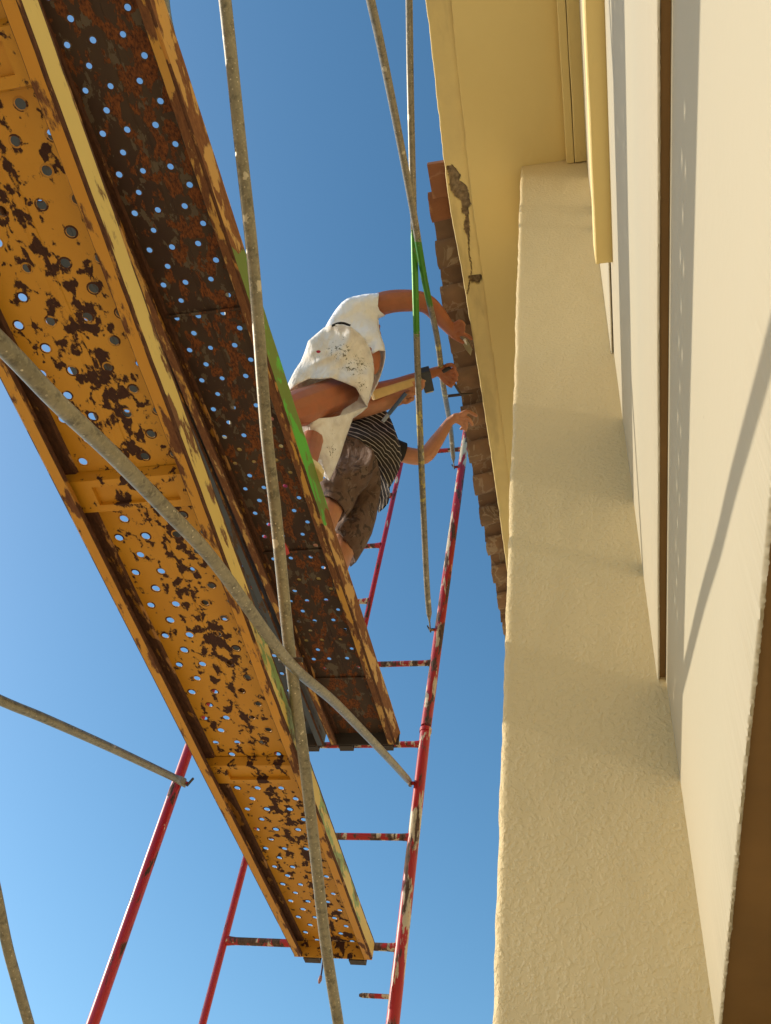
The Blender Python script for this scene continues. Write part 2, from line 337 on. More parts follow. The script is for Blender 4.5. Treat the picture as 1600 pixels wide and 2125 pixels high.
# soffit: inner field, a little lower than the outer band so its edge catches the sun
YE = 9.0
def xb(y): return -0.397 + 0.006*noise.noise(V3((y*3, 0, 0))) + 0.0028*noise.noise(V3((y*17, 0, 1))) - (0.010*math.exp(-((y-1.5)/0.8)**2) - 0.012*math.exp(-((y-0.5)/0.5)**2))
def xo(y): return -0.490 + 0.004*noise.noise(V3((y*3, 4, 0))) + 0.0035*noise.noise(V3((y*19, 0, 4))) - 0.022*math.exp(-((y-1.45)/0.55)**2) + 0.010*math.exp(-((y-3.4)/0.9)**2)
vs = []; n = 1300
for i in range(n+1):
    y = Y0 + (YE-Y0)*i/n; x = xb(y)
    r = 0.0065+0.002*noise.noise(V3((y*11, 2, 0)))
    vs += [(x, y, SOF+0.03)] + [(x+r*(1-math.cos(q)), y, SOF+r*(1-math.sin(q))) for q in (0, 0.4, 0.8, 1.2, 1.571)] + [(x+0.2, y, SOF+jit(y, 0, 0.003, 2)), (0.2, y, SOF), (0.7, y, SOF)]
fs = [(i*9+k, (i+1)*9+k, (i+1)*9+k+1, i*9+k+1) for i in range(n) for k in range(8)]
obj('soffit', vs, fs, SOFM, house, True)
# outer band with the broken-out mortar
DMG = [(925,345),(938,342),(948,352),(955,362),(954,375),(965,383),(972,395),(974,410),(977,425),(972,432),(973,450),(975,475),(974,500),(972,520),(970,490),(964,482),(962,470),(966,450),(958,440),(957,418),(945,410),(936,398),(932,380),(930,362)]
DM2 = [(972,572),(999,570),(1000,580),(994,589),(978,587),(972,578)]
def topoly(pl): return [onZ(x, y, SOF+0.012) for x, y in pl]
D1, D2 = topoly(DMG), topoly(DM2)
def inside(x, y, poly):
    c = False; j = len(poly)-1
    for i in range(len(poly)):
        a, b2 = poly[i], poly[j]
        if (a[1] > y) != (b2[1] > y) and x < (b2[0]-a[0])*(y-a[1])/(b2[1]-a[1])+a[0]: c = not c
        j = i
    return c
CRK = [onZ(x, y, SOF+0.012) for x, y in [(973,500),(974,530),(977,545),(979,560),(976,575),(972,600),(969,612)]]
def segd(px, py, a, b2):
    dx, dy = b2[0]-a[0], b2[1]-a[1]; tt = max(0, min(1, ((px-a[0])*dx+(py-a[1])*dy)/(dx*dx+dy*dy+1e-12)))
    return math.hypot(px-a[0]-tt*dx, py-a[1]-tt*dy)
def band(y0, y1, step, nu):
    ny = max(1, int((y1-y0)/step)); vs = []; dm = []
    for i in range(ny+1):
        y = y0+(y1-y0)*i/ny; a, b2 = xo(y), xb(y)+0.0015
        for k in range(nu+1):
            x = a+(b2-a)*(k-3)/(nu-3) if k > 3 else a+(0, 0.0012, 0.0035, 0.0070)[k]; z = (0.0070, 0.0035, 0.0012, 0)[k] if k < 4 else 0; z += SOF+0.012+0.0012*noise.noise(V3((x*20, y*5, 0))); d = 0.0
            if 1.15 < y < 2.3:
                wx = x+0.003*noise.noise(V3((x*70, y*70, 0))); wy = y+0.004*noise.noise(V3((x*70, y*70, 5)))
                if inside(wx, wy, D1): d = 1.0; z += 0.011+0.009*noise.noise(V3((x*45, y*45, 3)))
                elif inside(wx, wy, D2): d = 1.0; z += 0.022+0.008*noise.noise(V3((x*60, y*60, 3)))
                elif min(segd(wx, wy, CRK[q], CRK[q+1]) for q in range(len(CRK)-1)) < 0.0021: d = 1.0; z += 0.008
            vs.append((x, y, z)); dm.append(d)
    w = nu+1
    fs = [(i*w+k, (i+1)*w+k, (i+1)*w+k+1, i*w+k+1) for i in range(ny) for k in range(nu)]
    n0 = len(vs)
    for i in range(ny+1):
        y = y0+(y1-y0)*i/ny; vs.append((xo(y)-0.001, y, SOF+0.06)); vs.append((xo(y)+0.02, y, SOF+0.10)); dm += [0, 0]
    fs += [(n0+i*2, n0+i*2+2, (i+1)*w, i*w) for i in range(ny)] + [(n0+i*2+1, n0+i*2+3, n0+i*2+2, n0+i*2) for i in range(ny)]
    return vs, fs, dm
bm_, t, b = new_mat('band_plaster_broken'); v = tex_vec(t)
at = N(t, 'Attribute', attribute_name='broken')
pc = mix(t, ramp(t, noise_t(t, v, 6, 5), [(0.35, 0), (0.7, 1)]), (0.78, 0.62, 0.27), (0.70, 0.55, 0.25))
stn = ramp(t, noise_t(t, tex_vec(t, (1, 0.25, 1), (0.3, 0.1, 0)), 9, 4), [(0.55, 0), (0.68, 0.35)])
pc = mix(t, stn, pc, (0.36, 0.26, 0.12))
mc = mix(t, ramp(t, noise_t(t, v, 60, 6), [(0.35, 0), (0.65, 1)]), (0.14, 0.095, 0.055), (0.30, 0.22, 0.13))
L(t, mix(t, at.outputs['Fac'], pc, mc), b.inputs['Base Color']); b.inputs['Roughness'].default_value = 0.8
bump(t, b, noise_t(t, v, 110, 5), 0.5, 0.002)
for (a, b2, st, nu) in ((Y0, 1.15, 0.03, 9), (1.15, 2.3, 0.004, 29), (2.3, YE, 0.03, 9)):
    vs, fs, dm = band(a, b2, st, nu)
    o = obj('eave_band', vs, fs, bm_, house, True, sharp=50)
    at_ = o.data.attributes.new('broken', 'FLOAT', 'POINT'); at_.data.foreach_set('value', dm)
# roof slab above and the tiles
roof = obj('roof', *(lambda m: (m.v, m.f))(MB().box((-0.46, 1.25, SOF+0.101), (3.5, 9.0, SOF+0.16)).box((-0.47, Y0, SOF+0.101), (3.5, 1.25, SOF+0.14))), SOFM, house)
def clay(name, col, col2, mort):
    m, t, b = new_mat(name); oi = N(t, 'ObjectInfo'); tcv = N(t, 'TexCoord'); va = N(t, 'VectorMath', operation='ADD'); L(t, tcv.outputs['Object'], va.inputs[0]); L(t, mth(t, 'MULTIPLY', oi.outputs['Random'], 37.0), va.inputs[1]); v = va.outputs[0]
    n = noise_t(t, v, 9, 7, 0.65); c = mix(t, ramp(t, n, [(0.35, 0), (0.65, 1)]), col, col2)
    c = mix(t, mth(t, 'MULTIPLY', oi.outputs['Random'], 0.55), c, tuple(0.6*x for x in col2))
    mm = ramp(t, mth(t, 'ABSOLUTE', mth(t, 'SUBTRACT', noise_t(t, v, 5.5, 5, 0.55, 0.9), 0.5)), [(0.008, 0.55), (0.030, 0.0)])
    c = mix(t, mm, c, mort); L(t, c, b.inputs['Base Color']); b.inputs['Roughness'].default_value = 0.9
    bump(t, b, mth(t, 'ADD', noise_t(t, v, 70, 5), mm), 0.6, 0.003); return m
TILE = clay('old_terracotta', (0.25, 0.145, 0.092), (0.185, 0.118, 0.080), (0.34, 0.27, 0.21))
TILER = clay('fresh_terracotta', (0.29, 0.115, 0.055), (0.23, 0.095, 0.045), (0.36, 0.19, 0.11))
def tile(yc, x0, z0, down_, mat, w=0.076, length=0.42, taper=0.014):
    """one barrel tile, running up the slope from its eave end"""
    vs = []; seg = 10; nx = 9; rw = 0.004*random.uniform(-1, 1); tilt = random.uniform(-0.012, 0.012); sl = 0.26
    for side in (0, 1):
        for i in range(nx+1):
            u = i/nx; r = w - taper*u*(1 if down_ else -1) - side*0.012; x = x0 + length*u
            for k in range(seg+1):
                a = math.pi*(0.06+0.88*k/seg)
                zz = math.sin(a)*r*(-0.60 if down_ else 0.55)
                ed = 0.004*noise.noise(V3((yc*9, k*0.7, 1))) if i == 0 else 0
                vs.append((x + ed, yc + math.cos(a)*r + tilt*u, z0 + zz + sl*length*u + 0.0022*noise.noise(V3((x*25, yc*9+k*0.5, 2)))))
    w_ = seg+1; off = (nx+1)*w_; fs = []
    for i in range(nx):
        for k in range(seg):
            a = i*w_+k; fs.append((a, a+1, a+w_+1, a+w_)); fs.append((off+a, off+a+w_, off+a+w_+1, off+a+1))
    for k in range(seg): fs.append((k, off+k, off+k+1, k+1))
    for i in range(nx): a = i*w_; fs.append((a, a+w_, off+a+w_, off+a)); a = i*w_+seg; fs.append((a, off+a, off+a+w_, a+w_))
    return obj('roof_tile', vs, fs, mat, roof, True, origin=(x0, yc, z0), sharp=40)
ZT = SOF+0.146
y = 1.56; k = 0
while y < 8.6:
    base = -0.624 + 0.036*max(0.0, y-3.0) - 0.0
    dx = base + 0.012*noise.noise(V3((y*2.2, 0, 3))) + random.uniform(-0.004, 0.004)
    tile(y, dx, ZT, True, TILER if k < 1 else TILE)
    tile(y+0.12+random.uniform(-0.006, 0.006), 0.004+dx+random.uniform(-0.008, 0.004), ZT-0.012, False, TILE, w=0.090)
    y += 0.24; k += 1
c4 = [onZ(886,342,SOF+0.06), onZ(918,336,SOF+0.06), onZ(932,402,SOF+0.06), onZ(898,413,SOF+0.06)]
c4[1].x += 0.08; c4[2].x += 0.08
mb = MB(); mb.add([*c4, *[p+V3((0, 0, 0.03)) for p in c4]], [(0,1,2,3),(7,6,5,4),(0,4,5,1),(1,5,6,2),(2,6,7,3),(3,7,4,0)])
mb.make('flat_tile', TILER, roof, origin=c4[0])

# ---------------------------------------------------------------- scaffold planks
HC = [(0.0, (-0.107, -0.039, 0.039, 0.107)), (0.5, (-0.073, 0.073))]; PER = 0.1145; HR = 0.0098; HB = 0.0150
def plank(name, Lf, Rf, Z, y0, y1, label, deckm, railm, lipm, stiffs, hole0, hole1, phase, group, solid_end=None, zlift=0.058):
    cy = (y0+y1)/2; cx = (Lf(cy)+Rf(cy))/2
    root = thing(name, (cx, cy, Z), label, 'scaffold plank', group)
    def mp(u, y, z):                                     # u in -0.5..0.5 across the plank
        return V3((Lf(y)+(Rf(y)-Lf(y))*(u+0.5), y, Z+z))
    half = 0.160
    us = {-half, half, -0.134, -0.128, 0.128, 0.0, -0.007, 0.007, -0.012, 0.012}
    for _, cs in HC:
        for c in cs: us |= {round(c-HB, 4), round(c+HB, 4)}
    us = sorted(us)
    ys = {y0, y1}; rows = []
    k = 0; yy = hole0
    while yy < hole1:
        for ph, cs in HC:
            yc = yy + ph*PER
            if any(abs(yc-s) < 0.0 for s in stiffs): continue
            rows.append((yc, cs)); ys |= {round(yc-HB, 5), round(yc+HB, 5)}
        yy += PER
    ys = sorted(ys)
    def zz(u):
        a = abs(u); z = zlift
        if a <= 0.0071: z += 0.003
        if a > 0.13: z -= 0.006
        return z
    mb = MB(); idx = {}
    def vid(i, j):
        if (i, j) not in idx:
            u, yv = us[i], ys[j]; idx[(i, j)] = len(mb.v); mb.v.append(mp(u/(2*half)*0.985, yv, zz(u)+0.0012*noise.noise(V3((u*14, yv*5, Z)))))
        return idx[(i, j)]
    cells = {}; edgef = set(); rimf = []
    for yc, cs in rows:
        j = ys.index(round(yc-HB, 5))
        for c in cs: cells[(us.index(round(c-HB, 4)), j)] = (c, yc)
    ns = 16
    covered = set()
    for (i, j), h in cells.items():
        i2 = us.index(round(h[0]+HB, 4)); j2 = ys.index(round(h[1]+HB, 5))
        for a in range(i, i2):
            for b_ in range(j, j2): covered.add((a, b_))
    for i in range(len(us)-1):
        for j in range(len(ys)-1):
            if (i, j) in covered: continue
            if us[i+1] < -0.1279 or us[i] < -0.1285: edgef.add(len(mb.f))
            mb.f.append((vid(i, j), vid(i, j+1), vid(i+1, j+1), vid(i+1, j)))
    for (i, j), (c, yc) in cells.items():
        i2 = us.index(round(c+HB, 4)); j2 = ys.index(round(yc+HB, 5))
        bd = [(a, j) for a in range(i, i2)] + [(i2, b_) for b_ in range(j, j2)] + [(a, j2) for a in range(i2, i, -1)] + [(i, b_) for b_ in range(j2, j, -1)]
        bv = [vid(*q) for q in bd]; ring = []; ring2 = []; ring3 = []
        angs = [math.atan2(ys[q[1]]-yc, us[q[0]]-c) for q in bd]
        r_ = HR*random.uniform(0.92, 1.06)*(0.86 if deckm is RUSTD else 1.0)
        for s in range(ns):
            a = -math.pi + 2*math.pi*s/ns
            for lst, rr, dz in ((ring, r_*1.36, -0.0004), (ring2, r_, -0.0014), (ring3, r_, 0.0012)):
                lst.append(len(mb.v)); mb.v.append(mp((c+rr*math.cos(a))/(2*half)*0.985, yc+rr*math.sin(a), zz(c)+dz))
        for s in range(ns):
            s2 = (s+1) % ns
            rimf.append(len(mb.f)); mb.f.append((ring[s], ring2[s], ring2[s2], ring[s2])); mb.f.append((ring2[s], ring3[s], ring3[s2], ring2[s2]))
        # stitch the border of the cell to the ring
        m = len(bd); order = sorted(range(m), key=lambda q: angs[q]); bo = [bv[q] for q in order]; ba = [angs[q] for q in order]
        ra = [-math.pi+2*math.pi*s/ns for s in range(ns)]
        p = q = 0; ev = []
        while p < m or q < ns:
            if q >= ns or (p < m and ba[p] <= ra[q]): ev.append(('b', p)); p += 1
            else: ev.append(('r', q)); q += 1
        cb, cr = bo[-1], ring[-1]
        for kind, ix in ev:
            if kind == 'b': mb.f.append((cb, bo[ix], cr)); cb = bo[ix]
            else: mb.f.append((cr, cb, ring[ix])); cr = ring[ix]
    deck = mb.make('deck', [deckm, EDGE, RIMD if deckm is RUSTD else RIMO], root, False)
    for fi in rimf: deck.data.polygons[fi].material_index = 2
    for fi in edgef: deck.data.polygons[fi].material_index = 1
    tops = MB()                                          # rail profiles
    n = int((y1-y0)/0.04)
    for sgn in (-1, 1):
        prof = [(0, 0.007), (0, 0.058), (0, 0.064), (-0.003, 0.064), (-0.003, 0.004), (-0.006, 0.003), (-0.028, 0.003), (-0.029, 0.013), (-0.032, 0.013), (-0.032, 0.002), (-0.030, 0), (-0.006, 0), (-0.002, 0.002)]
        mr = MB(); m = len(prof)
        for i in range(n+1):
            yv = y0+(y1-y0)*i/n; edge = Rf(yv) if sgn > 0 else Lf(yv)
            w = 0.0011*noise.noise(V3((yv*4, sgn*3+Z, 0))) + 0.0007*noise.noise(V3((yv*21, sgn*3+Z, 1)))
            for (px, pz) in prof: mr.v.append(V3((edge + sgn*(px+w-(0.017*max(0.0, 1-pz/0.058) if (deckm is RUSTD and sgn > 0) else 0)), yv, Z+pz+w*0.8)))
        for i in range(n):
            for q in range(m):
                a, b_ = i*m+q, i*m+(q+1) % m
                fc = (a, b_, b_+m, a+m); mr.f.append(fc if sgn > 0 else fc[::-1])
        mr.f += [tuple(range(m)), tuple(n*m+q for q in range(m))[::-1]]
        o = mr.make('side_rail', [railm[sgn > 0], lipm[sgn > 0], EDGE], root, False)
        for fi, pl in enumerate(o.data.polygons):
            if fi < n*m: pl.material_index = (0, 0 if railm[1] is RUSTR else 2, 2, 2, 1, 1, 2, 2, 2, 2, 1, 2, 2)[fi % m]
    for sy in stiffs:                                   # slotted cross plates under the deck
        ms = MB(); hw = 0.045; zi = 0.030
        xs = [-0.49, -0.30, 0.30, 0.49]; yv = [sy-hw, sy-0.026, sy+0.026, sy+hw]
        for i in range(4):
            for j in range(4): ms.v.append(mp(xs[i], yv[j], zi)); 
        for i in range(3):
            for j in range(3):
                if (i, j) == (1, 1): continue
                a = i*4+j; ms.f.append((a, a+1, a+5, a+4))
        for ye, s in ((yv[0], 1), (yv[3], -1)):
            q = len(ms.v); ms.v += [mp(-0.49, ye, zi), mp(0.49, ye, zi), mp(0.49, ye-s*0.008, zlift-0.002), mp(-0.49, ye-s*0.008, zlift-0.002)]; ms.f.append((q, q+1, q+2, q+3))
        q = len(ms.v); ms.v += [mp(-0.302, yv[1]-0.001, zi+0.011), mp(0.302, yv[1]-0.001, zi+0.011), mp(0.302, yv[2]+0.001, zi+0.011), mp(-0.302, yv[2]+0.001, zi+0.011)]; ms.f.append((q, q+3, q+2, q+1))
        q = len(ms.v)
        ix = [(-0.30, yv[1]), (0.30, yv[1]), (0.30, yv[2]), (-0.30, yv[2])]
        ms.v += [mp(a, b_, zi) for a, b_ in ix] + [mp(a, b_, zi+0.012) for a, b_ in ix]
        ms.f += [(q+i, q+(i+1) % 4, q+4+(i+1) % 4, q+4+i) for i in range(4)]
        ms.make('stiffener', deckm, root)
    me_ = MB(); me_.v += [mp(-0.495, y1-0.002, 0.0), mp(0.495, y1-0.002, 0.0), mp(0.495, y1-0.012, 0.056), mp(-0.495, y1-0.012, 0.056), mp(-0.495, y1+0.004, 0.0), mp(0.495, y1+0.004, 0.0), mp(0.495, y1-0.006, 0.056), mp(-0.495, y1-0.006, 0.056)]
    me_.f += [(0,1,2,3),(4,7,6,5),(0,4,5,1),(3,2,6,7),(0,3,7,4),(1,5,6,2)]; me_.make('end_plate', deckm if solid_end is None else solid_end, root)
    for hx in (-0.38, 0.20):
        mh = MB(); a, b_ = mp(hx, y1, 0), mp(hx+0.2, y1, 0)
        mh.box((a.x, y1+0.005, Z-0.004), (b_.x, y1+0.040, Z+0.004)); mh.box((a.x, y1+0.034, Z+0.004), (b_.x, y1+0.040, Z+0.05))
        mh.make('hook', DARKM, root)
    return root
LO = plank('scaffold_plank', lambda y: -1.153-0.002*y, lambda y: -0.797-0.0185*y, 1.50, -0.35, 3.285,
      'orange steel scaffold plank with flaking paint, the lower and nearer of the decks', ORANGE, (RAIL_Y, RAIL_Y), (LIP_O, LIP_O), [0.22, 1.12, 2.19], 0.696-PER*8, 3.24, 0, 'perforated steel scaffold planks')
k3 = 1.03
Lu = lambda y: k3*(-1.285+0.0432*y/k3); Ru = lambda y: k3*(-0.933+0.0294*y/k3)
UP = plank('scaffold_plank', Lu, Ru, 2.441, -0.35, 3.27,
      'brown rusted perforated scaffold plank with a green stripe, under the two workers', RUSTD, (RUSTL, RUSTR), (RUSTL, RUSTL), [], 0.456*k3-PER*6, 2.80, 0, 'perforated steel scaffold planks', DARKM)
U2 = plank('scaffold_plank', lambda y: Lu(y)-0.345, lambda y: Ru(y)-0.349, 2.443, -0.35, 3.275,
      'dark blue grey plank, a sliver showing between the orange and brown planks', BLUEM, (BLUEM, BLUEM), (BLUEM, BLUEM), [], 0.50-PER*6, 3.1, 0, 'perforated steel scaffold planks', DARKM)
# seams in the brown plank: joint strips welded across it
for yv, w in ((1.146, 0.010), (2.150, 0.010), (2.88, 0.012)):
    m_ = MB(); a, b_ = Lu(yv)+0.03, Ru(yv)-0.03
    m_.box((a, yv-w/2, 2.441+0.050), (b_, yv+w/2, 2.441+0.0565)); m_.make('seam', RUSTD, UP)

# ---------------------------------------------------------------- scaffold frames
YF = 3.35; KF = YF/3.14
XC, XA, XBm, XD = -0.770, -1.912, -1.478, -1.172
RT = 0.0245
def frame(label, z0, z1, rungs_full, rungs_short, inner, pins, lean, cups, ms=REDT, mc=REDW):
    root = thing('scaffold_ladder', ((XC+XA)/2, YF, z0), label, 'scaffold frame', 'red scaffold frames stacked in one bay')
    def sh(x, z): return x + lean*(z-z0)
    for x, mat in ((XC, mc), (XA, ms)):
        MB().tube([(sh(x, z0), YF, z0), (sh(x, z1), YF, z1)], RT, 22).make('standard', mat, root, True, sharp=60)
    xi, za, zb = inner
    MB().tube([(sh(xi, za), YF, za), (sh(xi, zb), YF, zb)], 0.0145, 16).make('ladder_post', ms, root, True, sharp=60)
    def rung(xa, xb_, z, r=0.0145):
        a, b_ = V3((sh(xa, z), YF, z)), V3((sh(xb_, z), YF, z)); d = (b_-a); n_ = d.normalized()
        pts = [a+n_*0.012, a+n_*0.03, a+n_*0.05, b_-n_*0.05, b_-n_*0.03, b_-n_*0.012]
        MB().tube(pts, [r*1.28, r*1.12, r, r, r*1.12, r*1.28], 16).make('rung', mc, root, True, sharp=60)
    for z in rungs_full: rung(XA, XC, z)
    for z in rungs_short: rung(*( (XBm, XC) if inner[0] == XBm else (XA, XD)), z)
    for x, z, s, ln in pins:
        a = V3((sh(x, z), YF, z)); MB().tube([a+V3((s*RT*0.8, 0, 0)), a+V3((s*(ln-0.012), 0, 0)), a+V3((s*ln, 0, 0.0))], [0.0085, 0.0085, 0.005], 10).make('brace_pin', mc, root, True, sharp=50)
        if ln < 0.08:
            MB().obox(a+V3((s*(ln+0.004), 0, 0.006)), (0.003, 0, 0), (0, 0.006, 0), (s*0.010, 0, 0.020)).make('pin_latch', DARKM, root)
    for x, z in cups:
        MB().tube([(sh(x, z), YF, z-0.02), (sh(x, z), YF, z)], RT*1.14, 22).make('coupling', mc, root, True, sharp=50)
    return root
FL = frame('lower scaffold frame in red paint, its ladder rungs below the working deck', GROUND, 2.58, [2.50], [-1.2+0.0, -0.72, -0.26, 0.2, 0.66, 1.12, 1.578, 2.035], (XBm, GROUND+0.1, 2.50),
      [(XC, 1.40, -1, 0.135), (XC, 2.295, -1, 0.05), (XA, 2.295, 1, 0.06), (XC, -0.6, -1, 0.05), (XA, -0.6, 1, 0.05)], 0.0, [(XC, 2.585), (XA, 2.585)])
FU = frame('upper scaffold frame in red paint, rising past the workers to the eave', 2.60, 5.05, [2.985, 4.80], [3.44, 3.895, 4.36], (XD, 2.985, 4.80),
      [(XC, 3.21, -1, 0.05), (XC, 4.61, -1, 0.05), (XA, 3.21, 1, 0.05), (XA, 4.61, 1, 0.05)], 0.0205, [])

# ---------------------------------------------------------------- cross braces
def brace_tube(parent, pts, mat, r=0.0165, endA=False, endB=True, n=12):
    P = spline(pts, n); m = len(P); fl = [None]*m; rr = [r]*m
    def L_(i): return (P[i]-P[-1]).length
    def La(i): return (P[i]-P[0]).length
    for i in range(m):
        for on, d in ((endB, L_(i)), (endA, La(i))):
            if on and d < 0.11: fl[i] = ((1, 0, 0), 0.22 if d < 0.06 else 0.22+0.78*(d-0.06)/0.05, 1.28 if d < 0.06 else 1.28-0.28*(d-0.06)/0.05)
    P2 = []; 
    return MB().tube(P, rr, 16, True, fl).make('brace_tube', mat, parent, True, sharp=60)
def refine_end(pts, k=0.13):                              # extra points so the flattened end is short
    a, b_ = V3(pts[-2]), V3(pts[-1]); d = (b_-a).normalized()
    return list(pts[:-1]) + [b_-d*0.14, b_-d*0.10, b_-d*0.055, b_]
XB = -0.808
def mid(pts): return sum((V3(p) for p in pts), V3())/len(pts)
P1 = [onX(x, y, XB) for x, y in [(438,-250),(467,0),(499,300),(527,562),(552,887),(573,1075),(603,1370),(630,1570),(655,1780),(676,1960),(702,2125),(726,2290)]]
P2 = [onX(x, y, XB+0.02) for x, y in [(-260,470),(0,712),(120,836),(235,945),(345,1058),(450,1172),(598,1372),(700,1463),(800,1567)]] + [V3((XB, YF, 2.295))]
b1 = thing('cross_brace', mid(P1), 'grey speckled pair of brace tubes crossing in front of both planks, nearest the camera', 'scaffold brace', 'crossed brace tubes of the scaffold')
P1[-1] = P1[-1]
brace_tube(b1, P1, GREY, endB=False); brace_tube(b1, refine_end(P2), GREY, 0.0147, n=8)
m_ = MB(); pc_ = [onX(583,1120,XB), onX(585,1130,XB), onX(588,1140,XB), onX(590,1147,XB)]
for q, sp_ in zip(pc_, ((0.3, 0.5), (-0.7, 0.7), (-0.5, 0.9), (0.2, 0.9))):
    v_ = -q.normalized(); t_ = (pc_[-1]-pc_[0]).normalized(); v_ = (v_-t_*v_.dot(t_)).normalized(); s_ = t_.cross(v_)
    if s_.x < 0: s_ = -s_
    for k in range(5): a_ = sp_[0]+(sp_[1]-sp_[0])*k/4; m_.v.append(q + (v_*math.cos(a_)+s_*math.sin(a_))*0.0170)
for i in range(3):
    for k in range(4): m_.f.append((i*5+k, i*5+k+1, i*5+k+6, i*5+k+5))
m_.make('paint_mark', plain('dried_red_paint', (0.42, 0.03, 0.03), 0.5), b1, True)
c_ = onX(601, 1370, XB+0.01); MB().tube([c_-V3((0.03, 0, 0)), c_+V3((0.036, 0, 0))], 0.007, 10).make('pivot_bolt', DARKM, b1, True)
XL = -1.868
P5 = [onX(x, y, XL) for x, y in [(-260,1335),(0,1453),(95,1492),(230,1552)]] + [V3((XL, YF, 2.295))]
P6 = [onX(x, y, XL) for x, y in [(-62,1600),(-32,1740),(-7,1854),(15,1962),(36,2040),(60,2125),(104,2280)]]
b2_ = thing('cross_brace', mid(P5), 'grey pair of brace tubes at the lower left against the sky', 'scaffold brace', 'crossed brace tubes of the scaffold')
brace_tube(b2_, refine_end(P5), GREY, n=8); brace_tube(b2_, P6, GREY, endB=False)
P3 = [onX(*q) for q in [(735,-160,-0.535),(769,0,-0.55),(790,94,-0.56),(824,262,-0.58),(856,431,-0.60),(882,585,-0.625),(907,702,-0.655),(920,800,-0.69),(934,882,-0.735)]] + [V3((-0.777, YF, 4.61))]
P4 = [onX(*q) for q in [(847,-160,-0.54),(849,0,-0.555),(852,200,-0.585),(858,440,-0.635),(863,640,-0.665),(868,800,-0.69),(876,1000,-0.725),(885,1200,-0.775)]] + [V3((-0.805, YF, 3.21))]
b3 = thing('cross_brace', mid(P3), 'slim pair of brace tubes with green paint at their crossing, in front of the workers', 'scaffold brace', 'crossed brace tubes of the scaffold')
brace_tube(b3, refine_end(P3), GREYG, 0.0145, n=8); brace_tube(b3, refine_end(P4), GREYG, 0.0145, n=8)
P7 = [onX(338,-160,-1.62), onX(345,0,-1.62), onX(362,94,-1.62), onX(400,270,-1.66), onX(470,620,-1.72), V3((-1.86, YF, 3.21))]
b4 = thing('cross_brace', mid(P7), 'single grey tube showing beside the brown plank at the top left', 'scaffold brace', 'crossed brace tubes of the scaffold')
brace_tube(b4, P7, GREY, 0.0145)

# blue cord hanging from the end of the lower plank
q0, q1, q2 = onY(671, 1987, 3.20), onY(668, 2012, 3.205), onY(665, 2030, 3.2)
mb = MB().tube(spline([q0, q1, q2], 5), 0.0035, 8); 
cord = mb.make('cord', BLUEC, None, True, origin=q0); tag(cord, 'short blue cord hanging under the end of the orange plank', 'cord')
MB().tube([q2+V3((0,0,0.008)), q2-V3((0.001,0,0.006)), q2-V3((0.002,0,0.018))], [0.005, 0.0075, 0.003], 8).make('knot', plain('frayed_end', (0.35, 0.18, 0.18)), cord, True)
#PEOPLE-START
# ---------------------------------------------------------------- people
def pt(x, y, Z): return onZ(x, y, Z) * S
def seg_dist(p, a, b_):
    dx, dy = b_[0]-a[0], b_[1]-a[1]; tt = max(0, min(1, ((p[0]-a[0])*dx+(p[1]-a[1])*dy)/(dx*dx+dy*dy+1e-12)))
    return math.hypot(p[0]-a[0]-tt*dx, p[1]-a[1]-tt*dy)
def capsules(mb, chain, seg=12):
    """a tapering limb: rings swept along the joints, rounded at both ends"""
    P = [V3(c[0]) for c in chain]; R = [c[1] for c in chain]
    if len(P) > 2:
        Q = spline(P, 4); RR = []
        for i in range(len(P)-1): RR += [R[i] + (R[i+1]-R[i])*k/4 for k in range(4)]
        RR.append(R[-1]); P, R = Q, RR
    a = (P[0]-P[1]).normalized(); z = (P[-1]-P[-2]).normalized()
    pre = [(P[0]+a*R[0]*s, R[0]*c) for s, c in ((0.98, 0.2), (0.8, 0.6), (0.45, 0.9))]
    post = [(P[-1]+z*R[-1]*s, R[-1]*c) for s, c in ((0.45, 0.9), (0.8, 0.6), (0.98, 0.2))]
    al = pre + list(zip(P, R)) + post
    mb.tube([q[0] for q in al], [q[1] for q in al], seg, True)
def body(name, chains, mat, parent, voxel, smooth_it=4, extra=None):
    mb = MB()
    for c in chains: capsules(mb, c)
    if extra: extra(mb)
    o = mb.make(name, mat, parent, True)
    rm = o.modifiers.new('r', 'REMESH'); rm.mode = 'VOXEL'; rm.voxel_size = voxel; rm.use_smooth_shade = True
    sm = o.modifiers.new('s', 'SMOOTH'); sm.factor = 0.5; sm.iterations = smooth_it
    dg = bpy.context.evaluated_depsgraph_get()
    me = bpy.data.meshes.new_from_object(o.evaluated_get(dg)); o.modifiers.clear(); o.data = me
    me.materials.clear(); me.materials.append(mat)
    me.polygons.foreach_set('use_smooth', [True]*len(me.polygons)); return o
def ball(mb, c, rx, ry=None, rz=None, seg=14):
    ry = ry or rx; rz = rz or rx; c = V3(c); vs = []; fs = []; n = seg//2
    for i in range(n+1):
        th = math.pi*(i+0.001)/(n+0.002)
        for k in range(seg):
            a = 2*math.pi*k/seg; vs.append(c+V3((rx*math.sin(th)*math.cos(a), ry*math.sin(th)*math.sin(a), rz*math.cos(th))))
    for i in range(n):
        for k in range(seg): fs.append((i*seg+k, (i+1)*seg+k, (i+1)*seg+(k+1) % seg, i*seg+(k+1) % seg))
    fs += [tuple(range(seg)), tuple(n*seg+k for k in range(seg))[::-1]]
    mb.add(vs, fs)
